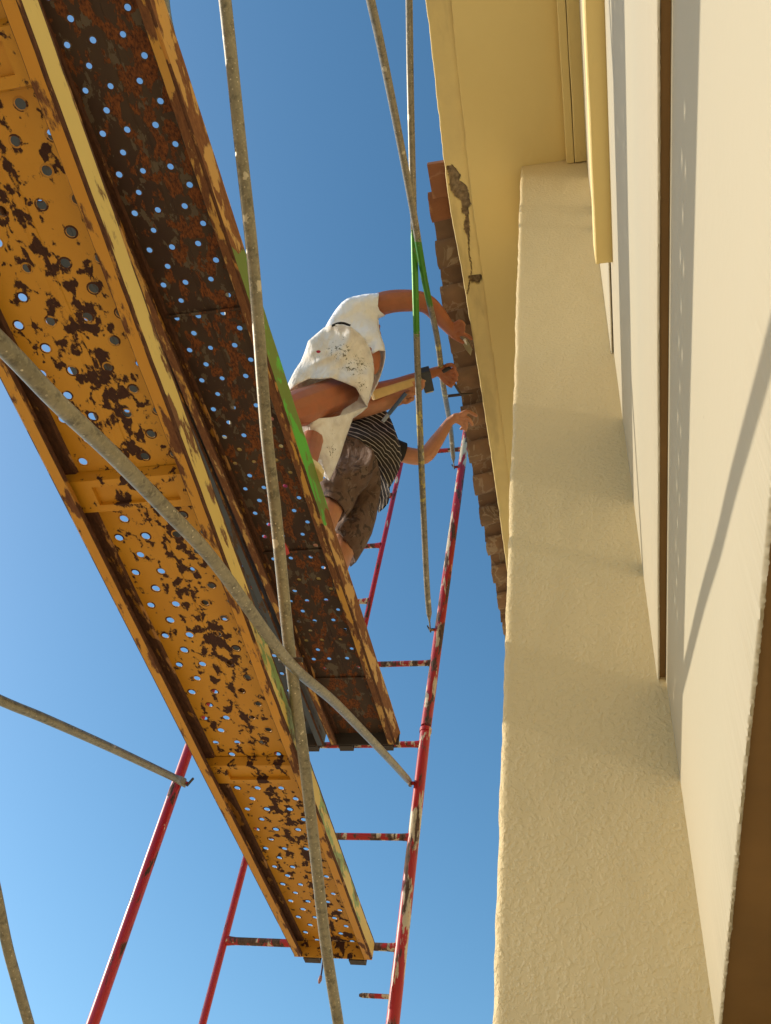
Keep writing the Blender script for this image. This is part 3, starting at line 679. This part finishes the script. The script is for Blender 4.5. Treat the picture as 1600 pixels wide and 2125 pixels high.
def garment(name, mat, parent, sheets, thick=0.003, step=4.0, attr=None):
    """cloth cut from front and back panels that meet along the seams and stay open at the hems"""
    vs, fs, px = [], [], []
    for outline, sil, ctrl, h, R, sign, fold in sheets:
        bd = []
        for i in range(len(outline)):
            a, b_ = outline[i], outline[(i+1) % len(outline)]; n = max(1, int(math.hypot(b_[0]-a[0], b_[1]-a[1])/step))
            bd += [(a[0]+(b_[0]-a[0])*k/n, a[1]+(b_[1]-a[1])*k/n) for k in range(n)]
        pts = list(bd); x0, x1 = min(p[0] for p in bd), max(p[0] for p in bd); y0, y1 = min(p[1] for p in bd), max(p[1] for p in bd)
        yy = y0; row = 0
        while yy < y1:
            xx = x0 + (row % 2)*step*0.5
            while xx < x1:
                if inside(xx, yy, bd) and min(seg_dist((xx, yy), bd[i], bd[(i+1) % len(bd)]) for i in range(len(bd))) > step*0.45: pts.append((xx, yy))
                xx += step
            yy += step*0.87; row += 1
        n = len(bd)
        r = geometry.delaunay_2d_cdt([Vector(p) for p in pts], [(i, (i+1) % n) for i in range(n)], [], 1, 1e-5)
        off = len(vs); orig = r[3]
        for q in r[0]:
            x, y = q.x, q.y; ws = 0; t_ = 0
            for cx, cy, cz in ctrl:
                w = 1.0/((x-cx)**2+(y-cy)**2+700)**1.5; ws += w; t_ += w*cz
            ray = sight(x, y); tt = (t_/ws)/ray.z
            d = min(seg_dist((x, y), a, b_) for ln in sil for a, b_ in zip(ln[:-1], ln[1:])) * tt*1.0/FPX*FPX/1885.0*1.0
            d = d  # metres: pixels * depth / focal length
            u = min(1.0, d/R); w = h*math.sqrt(max(0.0, 1-(1-u)**2))
            fo = fold*min(1, d/0.03)*(noise.noise(V3((x*0.022+y*0.03, (x-y)*0.008, sign*3+fold*50))) + 0.5*noise.noise(V3((x*0.075, y*0.05, sign*7))) + 0.9*(0.35-abs(noise.noise(V3((x*0.028+y*0.055+3, (y-x)*0.016, 9+fold*90))))))
            vs.append(ray*((tt*1.0) - sign*(w + fo))*S); px.append((x, y))
        fs += [tuple(off+i for i in f) for f in r[2]]
    o = obj(name, vs, fs, mat, parent, True)
    for an, fn in (attr or {}).items():
        A = o.data.attributes.new(an, 'FLOAT', 'POINT'); A.data.foreach_set('value', [fn(*p) for p in px])
    so = o.modifiers.new('thickness', 'SOLIDIFY'); so.thickness = thick; so.offset = 0
    return o
def cloth(name, col, col2, sc=20, bmp=0.6):
    m, t, b = new_mat(name); v = tex_vec(t)
    n = noise_t(t, v, sc, 4, 0.5); wv = noise_t(t, v, 420, 2); c = mix(t, ramp(t, n, [(0.35, 0), (0.65, 1)]), col, col2)
    b.inputs['Roughness'].default_value = 0.9; b.inputs['Sheen Weight'].default_value = 0.0
    L(t, c, b.inputs['Base Color'])
    f = noise_t(t, tex_vec(t, (1, 0.6, 0.35), (1, 2, 3)), 22, 4, 0.5, 1.2)
    cr = mth(t, 'ABSOLUTE', mth(t, 'SUBTRACT', noise_t(t, tex_vec(t, (1, 0.8, 0.45), (5, 1, 8)), 11, 3, 0.5, 1.6), 0.5))
    bump(t, b, mth(t, 'ADD', mth(t, 'SUBTRACT', f, mth(t, 'MULTIPLY', cr, 2.0)), mth(t, 'MULTIPLY', wv, 0.05)), bmp, 0.016); return m, t, b, c
WHITE, *_ = cloth('white_cotton', (0.90, 0.90, 0.93), (0.86, 0.86, 0.89))
PAINTED, t, b, c = cloth('paint_splashed_white_cloth', (0.80, 0.78, 0.75), (0.70, 0.66, 0.60))
v = tex_vec(t); sp = N(t, 'Attribute', attribute_name='splash'); rs = N(t, 'Attribute', attribute_name='red_spot')
s1 = mth(t, 'ADD', noise_t(t, v, 62, 5, 0.62, 0.8), mth(t, 'MULTIPLY', sp.outputs['Fac'], 0.17))
c2 = mix(t, ramp(t, s1, [(0.70, 0), (0.715, 1)]), c, (0.13, 0.12, 0.065))
s2 = mth(t, 'ADD', noise_t(t, tex_vec(t, (1, 1, 1), (7, 3, 2)), 40, 4, 0.6, 0.5), mth(t, 'MULTIPLY', sp.outputs['Fac'], 0.13))
c2 = mix(t, ramp(t, s2, [(0.715, 0), (0.725, 0.9)]), c2, (0.20, 0.18, 0.14)); c2 = mix(t, ramp(t, rs.outputs['Fac'], [(0.45, 0), (0.55, 1)]), c2, (0.42, 0.02, 0.05))
L(t, c2, b.inputs['Base Color'])
STRIPE, t, b, c = cloth('black_cloth_with_fine_stripes', (0.014, 0.011, 0.011), (0.02, 0.015, 0.014))
sa = N(t, 'Attribute', attribute_name='ring')
fr = mth(t, 'FRACT', mth(t, 'DIVIDE', mth(t, 'ADD', sa.outputs['Fac'], mth(t, 'MULTIPLY', noise_t(t, tex_vec(t), 7, 2), 14.0)), 7.4))
L(t, mix(t, mth(t, 'LESS_THAN', fr, 0.17), c, (0.50, 0.44, 0.38)), b.inputs['Base Color'])
CAMO, t, b, c = cloth('faded_camouflage_cloth', (0.115, 0.064, 0.041), (0.150, 0.090, 0.060), 14)
c = mix(t, ramp(t, noise_t(t, tex_vec(t, (1,1,1), (4,1,2)), 16, 3, 0.6, 1.0), [(0.56, 0), (0.60, 0.85)]), c, (0.042, 0.025, 0.018))
c = mix(t, ramp(t, noise_t(t, tex_vec(t, (1,1,1), (9,5,2)), 20, 3, 0.6, 1.0), [(0.60, 0), (0.63, 0.7)]), c, (0.20, 0.14, 0.105)); L(t, c, b.inputs['Base Color'])

def head(chest, hc, face_dir, skin, hair, person):
    """returns the chains of neck and skull plus features, added to the body mesh; hair, eyes are pieces of their own"""
    hc = V3(hc); fd = V3(face_dir).normalized(); upv = V3((0, 0, 1)); sd_ = fd.cross(upv).normalized(); upv = sd_.cross(fd)
    ch = [[(chest, 0.055), (hc - upv*0.10 - fd*0.02, 0.052), (hc - upv*0.03 - fd*0.015, 0.06)],
          [(hc + upv*0.035 - fd*0.025, 0.086), (hc + upv*0.02 + fd*0.015, 0.080), (hc - upv*0.045 + fd*0.045, 0.050), (hc - upv*0.09 + fd*0.058, 0.030)],
          [(hc + fd*0.088 + upv*0.005, 0.011), (hc + fd*0.112 - upv*0.022, 0.014)],
          [(hc + fd*0.090 - upv*0.058 - sd_*0.018, 0.008), (hc + fd*0.096 - upv*0.056, 0.009), (hc + fd*0.090 - upv*0.058 + sd_*0.018, 0.008)]]
    for s in (-1, 1): ch.append([(hc + sd_*s*0.082 + upv*0.02 - fd*0.012, 0.014), (hc + sd_*s*0.084 - upv*0.022 - fd*0.008, 0.011)])
    for s in (-1, 1):
        m_ = MB(); ball(m_, hc + fd*0.083 + sd_*s*0.031 + upv*0.012, 0.0125); m_.make('eye', plain('eye_white', (0.7, 0.68, 0.62), 0.2, 0, 0.02, 200), person, True)
    m_ = MB(); vs = []; fs = []; n = 12
    for i in range(n+1):
        th = math.pi*0.56*i/n
        for k in range(24):
            a = 2*math.pi*k/24; d = upv*math.cos(th)*0.101 + (sd_*math.cos(a)*0.086 + fd*math.sin(a)*0.104)*math.sin(th)
            if math.sin(a) > 0.2 and th > 1.1: d = d*0.86
            vs.append(hc + upv*0.025 - fd*0.018 + d*(1+0.02*noise.noise(d*40)))
    for i in range(n):
        for k in range(24): fs.append((i*24+k, (i+1)*24+k, (i+1)*24+(k+1) % 24, i*24+(k+1) % 24))
    obj('hair', vs, fs, hair, person, True)
    return ch
def digits(lst, z, r=0.0088):
    out = []
    for d in lst:
        n = len(d); out.append([(pt(q[0], q[1], z if len(q) < 3 else q[2]), r*(1.08-0.2*i/(n-1))) for i, q in enumerate(d)])
    return out
def nails(lst, z, person):
    for d in lst:
        q, w = pt(*d[-1][:2], z if len(d[-1]) < 3 else d[-1][2]), pt(*d[-2][:2], z if len(d[-2]) < 3 else d[-2][2])
        ax = (q-w).normalized(); sdn = q.normalized(); m_ = MB()
        side = ax.cross(sdn).normalized(); nrm = side.cross(ax).normalized()
        if nrm.dot(sdn) < 0: nrm = -nrm
        m_.obox(q+ax*0.002+nrm*0.0068, ax*0.005, side*0.0042, nrm*0.0012); m_.make('nail', NAIL, person)

# --- the man in white
TOPZ = 2.441+0.0615
wp = onZ(640, 900, 2.5); wm = thing('person', (-1.05, 1.85, TOPZ), 'man in white t-shirt and paint splashed white shorts holding a trowel to the eave', 'person', 'workers on the upper deck')
zr, zl = 4.05, 4.0
fr_ = [[(944,673),(954,667),(962,673),(961,681)],[(946,680),(957,677),(962,684),(957,690)],[(944,686),(952,683),(956,689),(951,693)],[(950,693),(962,694),(972,698),(978,703)],[(940,698),(949,704),(961,711)]]
fl_ = [[(927,758),(938,757),(944,765),(938,770)],[(932,767),(944,771),(948,780),(940,781)],[(930,776),(942,781),(947,789),(938,789)],[(926,784),(936,790),(941,797),(933,796)],[(914,780),(923,792),(936,802)]]
CW = [
 [(pt(728,800,3.40),.075),(pt(684,824,3.20),.078),(pt(622,847,2.98),.077),(pt(574,866,2.82),.060),(pt(545,915,2.62),.050),(pt(528,945,2.52),.040),],
 [(pt(528,945,2.52),.040),(pt(560,955,2.50),.036)],
 [(pt(700,815,3.36),.060),(pt(676,868,3.14),.048),(pt(652,905,2.98),.046),(pt(643,930,2.80),.046),(pt(640,955,2.60),.036),(pt(638,968,2.53),.034)],
 [(pt(712,800,3.38),.075),(pt(712,765,3.46),.085),(pt(742,735,3.60),.085),(pt(745,695,3.72),.105),(pt(748,680,3.84),.085)],
 [(pt(770,738,3.50),.045),(pt(768,760,3.44),.045)],
 [(pt(745,690,3.84),.08),(pt(765,647,3.87),.058),(pt(800,628,3.90),.057),(pt(850,624,3.95),.054),(pt(884,630,3.98),.048),(pt(910,654,4.01),.043),(pt(936,686,4.05),.028)],
 [(pt(745,690,3.84),.08),(pt(752,745,3.84),.056),(pt(760,790,3.72),.050),(pt(770,812,3.66),.047),(pt(810,806,3.76),.045),(pt(850,792,3.86),.039),(pt(905,771,3.98),.026)],
 [(pt(936,686,zr),.026),(pt(945,692,zr),.023),(pt(951,698,zr),.012)],[(pt(936,684,zr),.026),(pt(946,679,zr),.021)],
 [(pt(905,771,zl),.024),(pt(920,776,zl),.026),(pt(931,782,zl),.020)],[(pt(905,770,zl),.023),(pt(922,765,zl),.024),(pt(930,762,zl),.015)]]
CW += digits(fr_, zr-0.012, .0105) + digits(fl_, zl-0.012, .0105)
CW += head(pt(746,700,3.84), pt(741,682,4.04), (0.75, 0.2, 0.6), SKIN_W, BLACKH, wm)
body('body', CW, SKIN_W, wm, 0.0048, 3)
nails([fr_[3], fr_[4], fl_[4]], zr-0.012, wm)
shirt_f = [(786,609),(784,635),(788,645),(799,655),(785,661),(786,680),(791,700),(797,716),(799,728),(786,727),(773,734),(766,722),(757,706),(745,692),(728,680),(700,674),(674,682),(683,665),(697,643),(710,628),(722,619),(733,616),(757,611)]
shirt_s = [[(674,682),(683,665),(697,643),(710,628),(722,619),(733,616),(757,611),(786,609)],[(799,655),(785,661),(786,680),(791,700),(797,716),(799,728)]]
shirt_b = [(786,609),(784,635),(788,645),(799,655),(785,661),(786,680),(791,700),(797,716),(799,728),(799,742),(796,758),(790,778),(783,797),(773,815),(762,842),(758,820),(762,780),(760,740),(745,700),(728,690),(700,684),(674,690),(683,665),(697,643),(710,628),(722,619),(733,616),(757,611)]
shirt_bs = [shirt_s[0], [(799,655),(785,661),(786,680),(791,700),(797,716),(799,728),(799,742),(796,758),(790,778),(783,797),(773,815)]]
wc = [(690,690,3.50),(760,710,3.60),(720,660,3.72),(750,640,3.84),(785,640,3.90),(795,740,3.50),(775,810,3.36)]
garment('t_shirt', WHITE, wm, [(shirt_f, shirt_s, wc, 0.118, 0.13, 1, 0.014), (shirt_b, shirt_bs, wc, 0.085, 0.12, -1, 0.006)])
sf = [(673,680),(688,674),(702,673),(728,678),(746,692),(759,708),(768,724),(774,745),(776,765),(775,790),(770,812),(764,832),(762,845),(753,831),(738,804),(712,793),(687,784),(664,787),(642,786),(618,797),(598,812),(596,803),(600,793),(612,769),(625,750),(634,727),(640,708),(655,695)]
ss = [[(598,812),(596,803),(600,793),(612,769),(625,750),(634,727),(640,708),(655,695),(673,680)],[(776,765),(775,790),(770,812),(764,832),(762,845)]]
sb = sf[:13] + [(745,852),(715,862),(685,867),(650,872),(612,882),(596,850)] + sf[20:]
wc2 = [(690,690,3.50),(760,720,3.52),(640,740,3.36),(700,760,3.40),(608,800,3.13),(758,838,3.26),(690,788,3.21),(725,798,3.24),(650,870,3.10)]
spl = lambda x, y: max(math.exp(-((x-705)**2/900+(y-728)**2/500)), math.exp(-((x-738)**2/900+(y-758)**2/400)), 0.75*math.exp(-((x-750)**2/200+(y-795)**2/400)), 0.8*math.exp(-((x-690)**2/150+(y-935)**2/500)))
red = lambda x, y: max(0.0, 1.0-math.hypot((x-661)*0.8, (y-730)*1.3)/8.0)
lf = [(612,880),(640,869),(662,868),(690,866),(720,859),(745,850),(762,845),(750,856),(732,868),(724,890),(714,918),(706,945),(694,974),(683,997),(677,985),(667,962),(656,938),(648,923),(632,918),(616,903)]
ls = [[(762,845),(750,856),(732,868),(724,890),(714,918),(706,945),(694,974),(683,997)],[(616,903),(612,880)]]
lc = [(620,890,3.02),(700,872,3.12),(684,990,2.93),(650,915,2.97),(750,850,3.24)]
lb = lf[:14] + [(668,985),(650,960),(630,935),(612,910)]
garment('shorts', PAINTED, wm, [(sf, ss, wc2, 0.118, 0.12, 1, 0.017), (sb, ss, wc2, 0.09, 0.12, -1, 0.006), (lf, ls, lc, 0.085, 0.10, 1, 0.016), (lb, ls, lc, 0.06, 0.10, -1, 0.006)], attr={'splash': spl, 'red_spot': red}, step=3.4)
m_ = MB(); m_.tube(spline([pt(689,676,3.40), pt(702,671,3.40), pt(714,671,3.40), pt(727,676,3.40)], 5), 0.0055, 8); m_.make('waistband', BLKCL, wm, True)
def shoe(parent, heel, toe, mat, z=TOPZ, r=0.042):
    h, q = V3(heel), V3(toe); h.z = q.z = z
    d = (q-h).normalized(); q = h + d*0.27; sdn = V3((-d.y, d.x, 0))
    def ex(mb):
        prof = [(0, .030), (.04, .038), (.11, .034), (.19, .047), (.24, .040), (.27, .020)]
        n = len(prof); m0 = len(mb.v)
        for (u, w) in prof:
            for s_, zz_ in ((-1, 0.002), (-1.06, 0.016), (-1, 0.032), (1, 0.032), (1.06, 0.016), (1, 0.002)): mb.v.append(h+d*u+sdn*w*s_+V3((0, 0, zz_)))
        for i in range(n-1):
            for k in range(6): mb.f.append((m0+i*6+k, m0+(i+1)*6+k, m0+(i+1)*6+(k+1) % 6, m0+i*6+(k+1) % 6))
        mb.f += [tuple(m0+k for k in range(6)), tuple(m0+(n-1)*6+k for k in range(6))[::-1]]
    up_ = V3((0, 0, 1))
    o = body('shoe', [[(h+d*.035+up_*.085, .036), (h+d*.06+up_*.055, .038), (h+d*.14+up_*.045, .034), (h+d*.22+up_*.030, .030)]], mat, parent, 0.006, 3, ex)
    ms = MB(); n = 26
    out = []
    for i in range(n):
        a = 2*math.pi*i/n; out.append(h + d*(0.135+0.142*math.cos(a)) + sdn*(0.047+0.004*math.cos(a))*math.sin(a))
    for zz_ in (-0.006+0.0065, 0.012): ms.v += [p + V3((0, 0, zz_)) for p in out]
    ms.f = [tuple(range(n))[::-1], tuple(range(n, 2*n))] + [(i, (i+1) % n, n+(i+1) % n, n+i) for i in range(n)]
    ms.make('sole', plain('gum_sole', (0.55, 0.42, 0.16), 0.6), o)
    return o
shoe(wm, (-1.105, 1.655, 0), (-0.90, 1.83, 0), SHOE); shoe(wm, (-1.36, 1.66, 0), (-1.15, 1.70, 0), SHOE)

# --- the man in the striped shirt
sm_ = thing('person', (-1.05, 2.5, TOPZ), 'man in a black finely striped shirt and camouflage shorts pointing up at the tiles', 'person', 'workers on the upper deck')
za, zb = 4.0, 3.78
ha = [[(955,860),(966,854),(976,856),(988,863)],[(957,866),(968,866),(975,872),(980,881)],[(954,872),(964,874),(968,882),(966,893)],[(949,875),(956,879),(962,886),(957,890)],[(943,862),(954,860),(966,859)]]
hb = [[(862,797),(851,794),(840,796),(833,800)],[(862,806),(850,804),(838,804),(831,807)],[(859,816),(848,815),(838,819),(839,826)],[(853,828),(844,834),(836,833),(837,826)],[(866,812),(876,803),(878,791)]]
CS = [
 [(pt(728,960,3.38),.060),(pt(703,1018,3.12),.055),(pt(685,1056,2.96),.058),(pt(668,1100,2.70),.050),(pt(655,1140,2.53),.036)],
 [(pt(766,1000,3.36),.050),(pt(738,1075,3.12),.055),(pt(713,1132,2.96),.060),(pt(697,1180,2.70),.050),(pt(684,1220,2.53),.036)],
 [(pt(748,972,3.40),.07),(pt(762,945,3.52),.07),(pt(772,912,3.70),.07),(pt(778,890,3.86),.075)],
 [(pt(778,890,3.86),.065),(pt(808,928,3.82),.050),(pt(842,944,3.81),.046),(pt(880,946,3.83),.046),(pt(905,916,3.90),.039),(pt(932,876,4.0),.025)],
 [(pt(775,885,3.86),.065),(pt(735,855,3.84),.050),(pt(728,856,3.66),.046),(pt(785,838,3.67),.045),(pt(825,827,3.73),.038),(pt(850,815,3.79),.029)],
 [(pt(932,876,za),.025),(pt(944,869,za),.023),(pt(954,872,za),.015)],[(pt(932,874,za),.022),(pt(946,864,za),.019),(pt(955,862,za),.012)],
 [(pt(848,816,zb+.03),.028),(pt(858,808,zb+.03),.026),(pt(862,799,zb+.03),.015)],[(pt(847,820,zb+.03),.026),(pt(853,826,zb+.03),.020)]]
CS += digits(ha, za-0.005, .0105) + digits(hb, zb-0.075, .0120)
CS += head(pt(778,890,3.85), pt(768,893,4.06), (0.8, -0.1, 0.5), SKIN_S, BLACKH, sm_)
body('body', CS, SKIN_S, sm_, 0.0048, 3)
nails([ha[0], ha[4], hb[0], hb[1]], za-0.005, sm_)
tf = [(700,916),(704,880),(718,858),(742,848),(760,845),(778,844),(799,849),(807,862),(815,881),(823,903),(830,925),(833,946),(829,972),(820,992),(808,1012),(797,990),(781,968),(759,945),(728,925)]
ts = [[(704,880),(718,858),(742,848),(760,845),(778,844),(799,849),(807,862),(815,881),(823,903),(830,925),(833,946),(829,972),(820,992),(808,1012)]]
tb = tf[:15] + [(809,1028),(805,1044),(796,1055),(786,1064),(778,1040),(770,1000),(745,960),(715,935)]
tsb = [ts[0] + [(809,1028),(805,1044),(796,1055)]]
tc_ = [(720,925,3.32),(800,1000,3.36),(790,870,3.86),(830,940,3.72),(740,870,3.76),(775,930,3.55),(790,1050,3.22)]
ringf = lambda x, y: math.hypot(x-690, y-1040)
garment('striped_shirt', STRIPE, sm_, [(tf, ts, tc_, 0.125, 0.15, 1, 0.012), (tb, tsb, tc_, 0.09, 0.13, -1, 0.005)], attr={'ring': ringf})
m_ = MB(); m_.tube([pt(808,926,3.80), pt(822,934,3.805), pt(838,939,3.81)], [.058, .056, .053], 20, False); so = m_.make('sleeve', BLKCL, sm_, True)
mo = so.modifiers.new('thickness', 'SOLIDIFY'); mo.thickness = 0.003
rf = [(702,898),(696,920),(690,958),(680,990),(662,998),(664,1030),(684,1030),(700,1040),(712,1054),(719,1073),(732,1056),(742,1030),(762,1008),(772,985),(775,935),(742,912)]
rs_ = [[(696,920),(690,958),(680,990),(662,998),(664,1030)],[(719,1073),(732,1056),(742,1030),(762,1008),(772,985)]]
rb = rf[:6] + [(680,1070),(700,1086),(712,1078)] + rf[9:]
rc_ = [(720,930,3.32),(690,1000,3.06),(688,1040,2.97),(740,1015,3.12),(715,1070,2.97)]
lf2 = [(768,922),(782,955),(789,985),(790,1012),(786,1042),(780,1076),(771,1108),(757,1136),(738,1167),(733,1150),(720,1125),(706,1108),(690,1104),(688,1096),(708,1080),(720,1066),(732,1046),(744,1015),(752,980)]
ls2 = [[(782,955),(789,985),(790,1012),(786,1042),(780,1076),(771,1108),(757,1136),(738,1167)],[(690,1104),(688,1096),(708,1080),(720,1066),(732,1046),(744,1015)]]
lb2 = lf2[:9] + [(728,1176),(700,1150),(688,1110)] + lf2[13:]
lc2 = [(780,1000,3.33),(745,1085,3.04),(712,1105,2.97),(738,1155,2.93),(795,1040,3.22)]
garment('camouflage_shorts', CAMO, sm_, [(rf, rs_, rc_, 0.10, 0.10, 1, 0.020), (rb, rs_, rc_, 0.08, 0.10, -1, 0.006), (lf2, ls2, lc2, 0.10, 0.10, 1, 0.020), (lb2, ls2, lc2, 0.08, 0.10, -1, 0.006)])
shoe(sm_, (-1.22, 2.30, 0), (-0.99, 2.34, 0), BLKCL); shoe(sm_, (-1.22, 2.62, 0), (-0.99, 2.66, 0), BLKCL)

# --- what they hold
def held(name, loc, label, cat): return thing(name, loc, label, cat)
a = pt(946,682,4.055); b_ = pt(962,702,4.06); tr = held('trowel', b_, 'small pointing trowel with a bright leaf blade held under the tiles', 'trowel')
MB().tube([a, a.lerp(b_, .3), a.lerp(b_, .8), b_], [.011, .013, .011, .008], 12).make('handle', plain('worn_handle', (0.22, 0.19, 0.15), 0.6), tr, True)
bl = [(960,707),(966,702),(973,711),(980,725),(977,738),(968,728),(962,717)]
mb = MB(); zz = [4.055,4.055,4.07,4.085,4.05,4.025,4.035]
P_ = [pt(x, y, z_) for (x, y), z_ in zip(bl, zz)]; cpt = sum(P_, V3())/7 + V3((0.0, 0, 0.006))
mb.v = P_ + [p+V3((0, 0, .0016)) for p in P_] + [cpt, cpt+V3((0, 0, .0016))]
for i in range(7): j = (i+1) % 7; mb.f += [(i, j, 14), (7+j, 7+i, 15), (i, 7+i, 7+j, j)]
mb.make('blade', STEEL, tr, True, sharp=40)
MB().tube([b_, pt(964,706,4.055)], .004, 8).make('neck', STEEL, tr, True)
ha_, hb_ = pt(773,821,3.54), pt(884,784,3.77); hm = held('hammer', hb_, 'club hammer with a pale wooden handle and black iron head held by the striped man', 'hammer')
ax = (hb_-ha_); ln = ax.length; ax.normalize(); view = pt(830,800,3.76).normalized(); sdv = ax.cross(view).normalized(); nv = sdv.cross(ax)
mb = MB(); pr_ = [(0, .0225, .013), (.02, .0235, .014), (.5, .0205, .012), (.98, .017, .011)]
for u, w, h_ in pr_:
    c0 = ha_+ax*ln*u
    for k in range(12):
        aa = 2*math.pi*(k+.5)/12; ca, sa_ = math.cos(aa), math.sin(aa); f = lambda q: math.copysign(abs(q)**.55, q)
        mb.v.append(c0+sdv*w*f(ca)+nv*h_*f(sa_))
for i in range(3):
    for k in range(12): mb.f.append((i*12+k, i*12+(k+1) % 12, (i+1)*12+(k+1) % 12, (i+1)*12+k))
mb.f += [tuple(range(12))[::-1], tuple(36+k for k in range(12))]
mb.make('handle', WOOD, hm, True, sharp=45)
h0, h1 = pt(881,767,3.76), pt(890,808,3.79); hx = (h1-h0); hl = hx.length; hx.normalize(); hs = hx.cross(view).normalized(); hn = hs.cross(hx)
mb = MB()
for u, k_ in ((0, .86), (.04, 1), (.96, 1), (1, .86)):
    for sx, sy in ((-1,-1),(1,-1),(1,1),(-1,1)): mb.v.append(h0+hx*hl*u+hs*sx*.0245*k_+hn*sy*.022*k_)
for i in range(3):
    for k in range(4): mb.f.append((i*4+k, i*4+(k+1) % 4, (i+1)*4+(k+1) % 4, (i+1)*4+k))
mb.f += [(0,3,2,1),(12,13,14,15)]; mb.make('head', BLKIRON, hm)
mb = MB(); mb.obox(h1+hx*.004, hx*.0045, hs*.019, hn*.017); mb.make('striking_face', plain('worn_steel_face', (0.5, 0.45, 0.35), 0.45, .3), hm)
a, b_ = pt(842,816,3.69), pt(794,875,3.60); ch = held('chisel', a, 'blue shafted cold chisel gripped together with the wooden hammer handle', 'chisel')
MB().tube([a, a.lerp(b_, .75)], .0105, 12).make('shaft', BLUET, ch, True, sharp=50)
MB().tube([a.lerp(b_, .75), a.lerp(b_, .97), b_], [.0098, .0098, .0085], 12).make('tip', plain('grey_steel', (0.30, 0.33, 0.36), 0.4, .6), ch, True, sharp=50)
a, b_ = pt(919,770,3.985), pt(934,762,3.985); pk = held('scraper', a, 'dark steel scraper with black handle in the fist beside the tile edge', 'scraper')
MB().tube([a, b_], .0125, 12).make('handle', BLKIRON, pk, True, sharp=50)
a, b_ = pt(938,788,4.02), pt(957,820,4.08); mb = MB().tube([a, a.lerp(b_, .8), b_], [.007, .0065, .003], 10); mb.make('shaft', DGREY, pk, True)
a, b_ = pt(929,822,4.06), pt(981,816,4.11); sk = MB().tube([a, a.lerp(b_, .6), b_], [.0085, .008, .003], 10).make('spike', DGREY, None, True, origin=a); tag(sk, 'dark iron spike wedged under the eave tiles below the fist', 'spike')
#PEOPLE-END
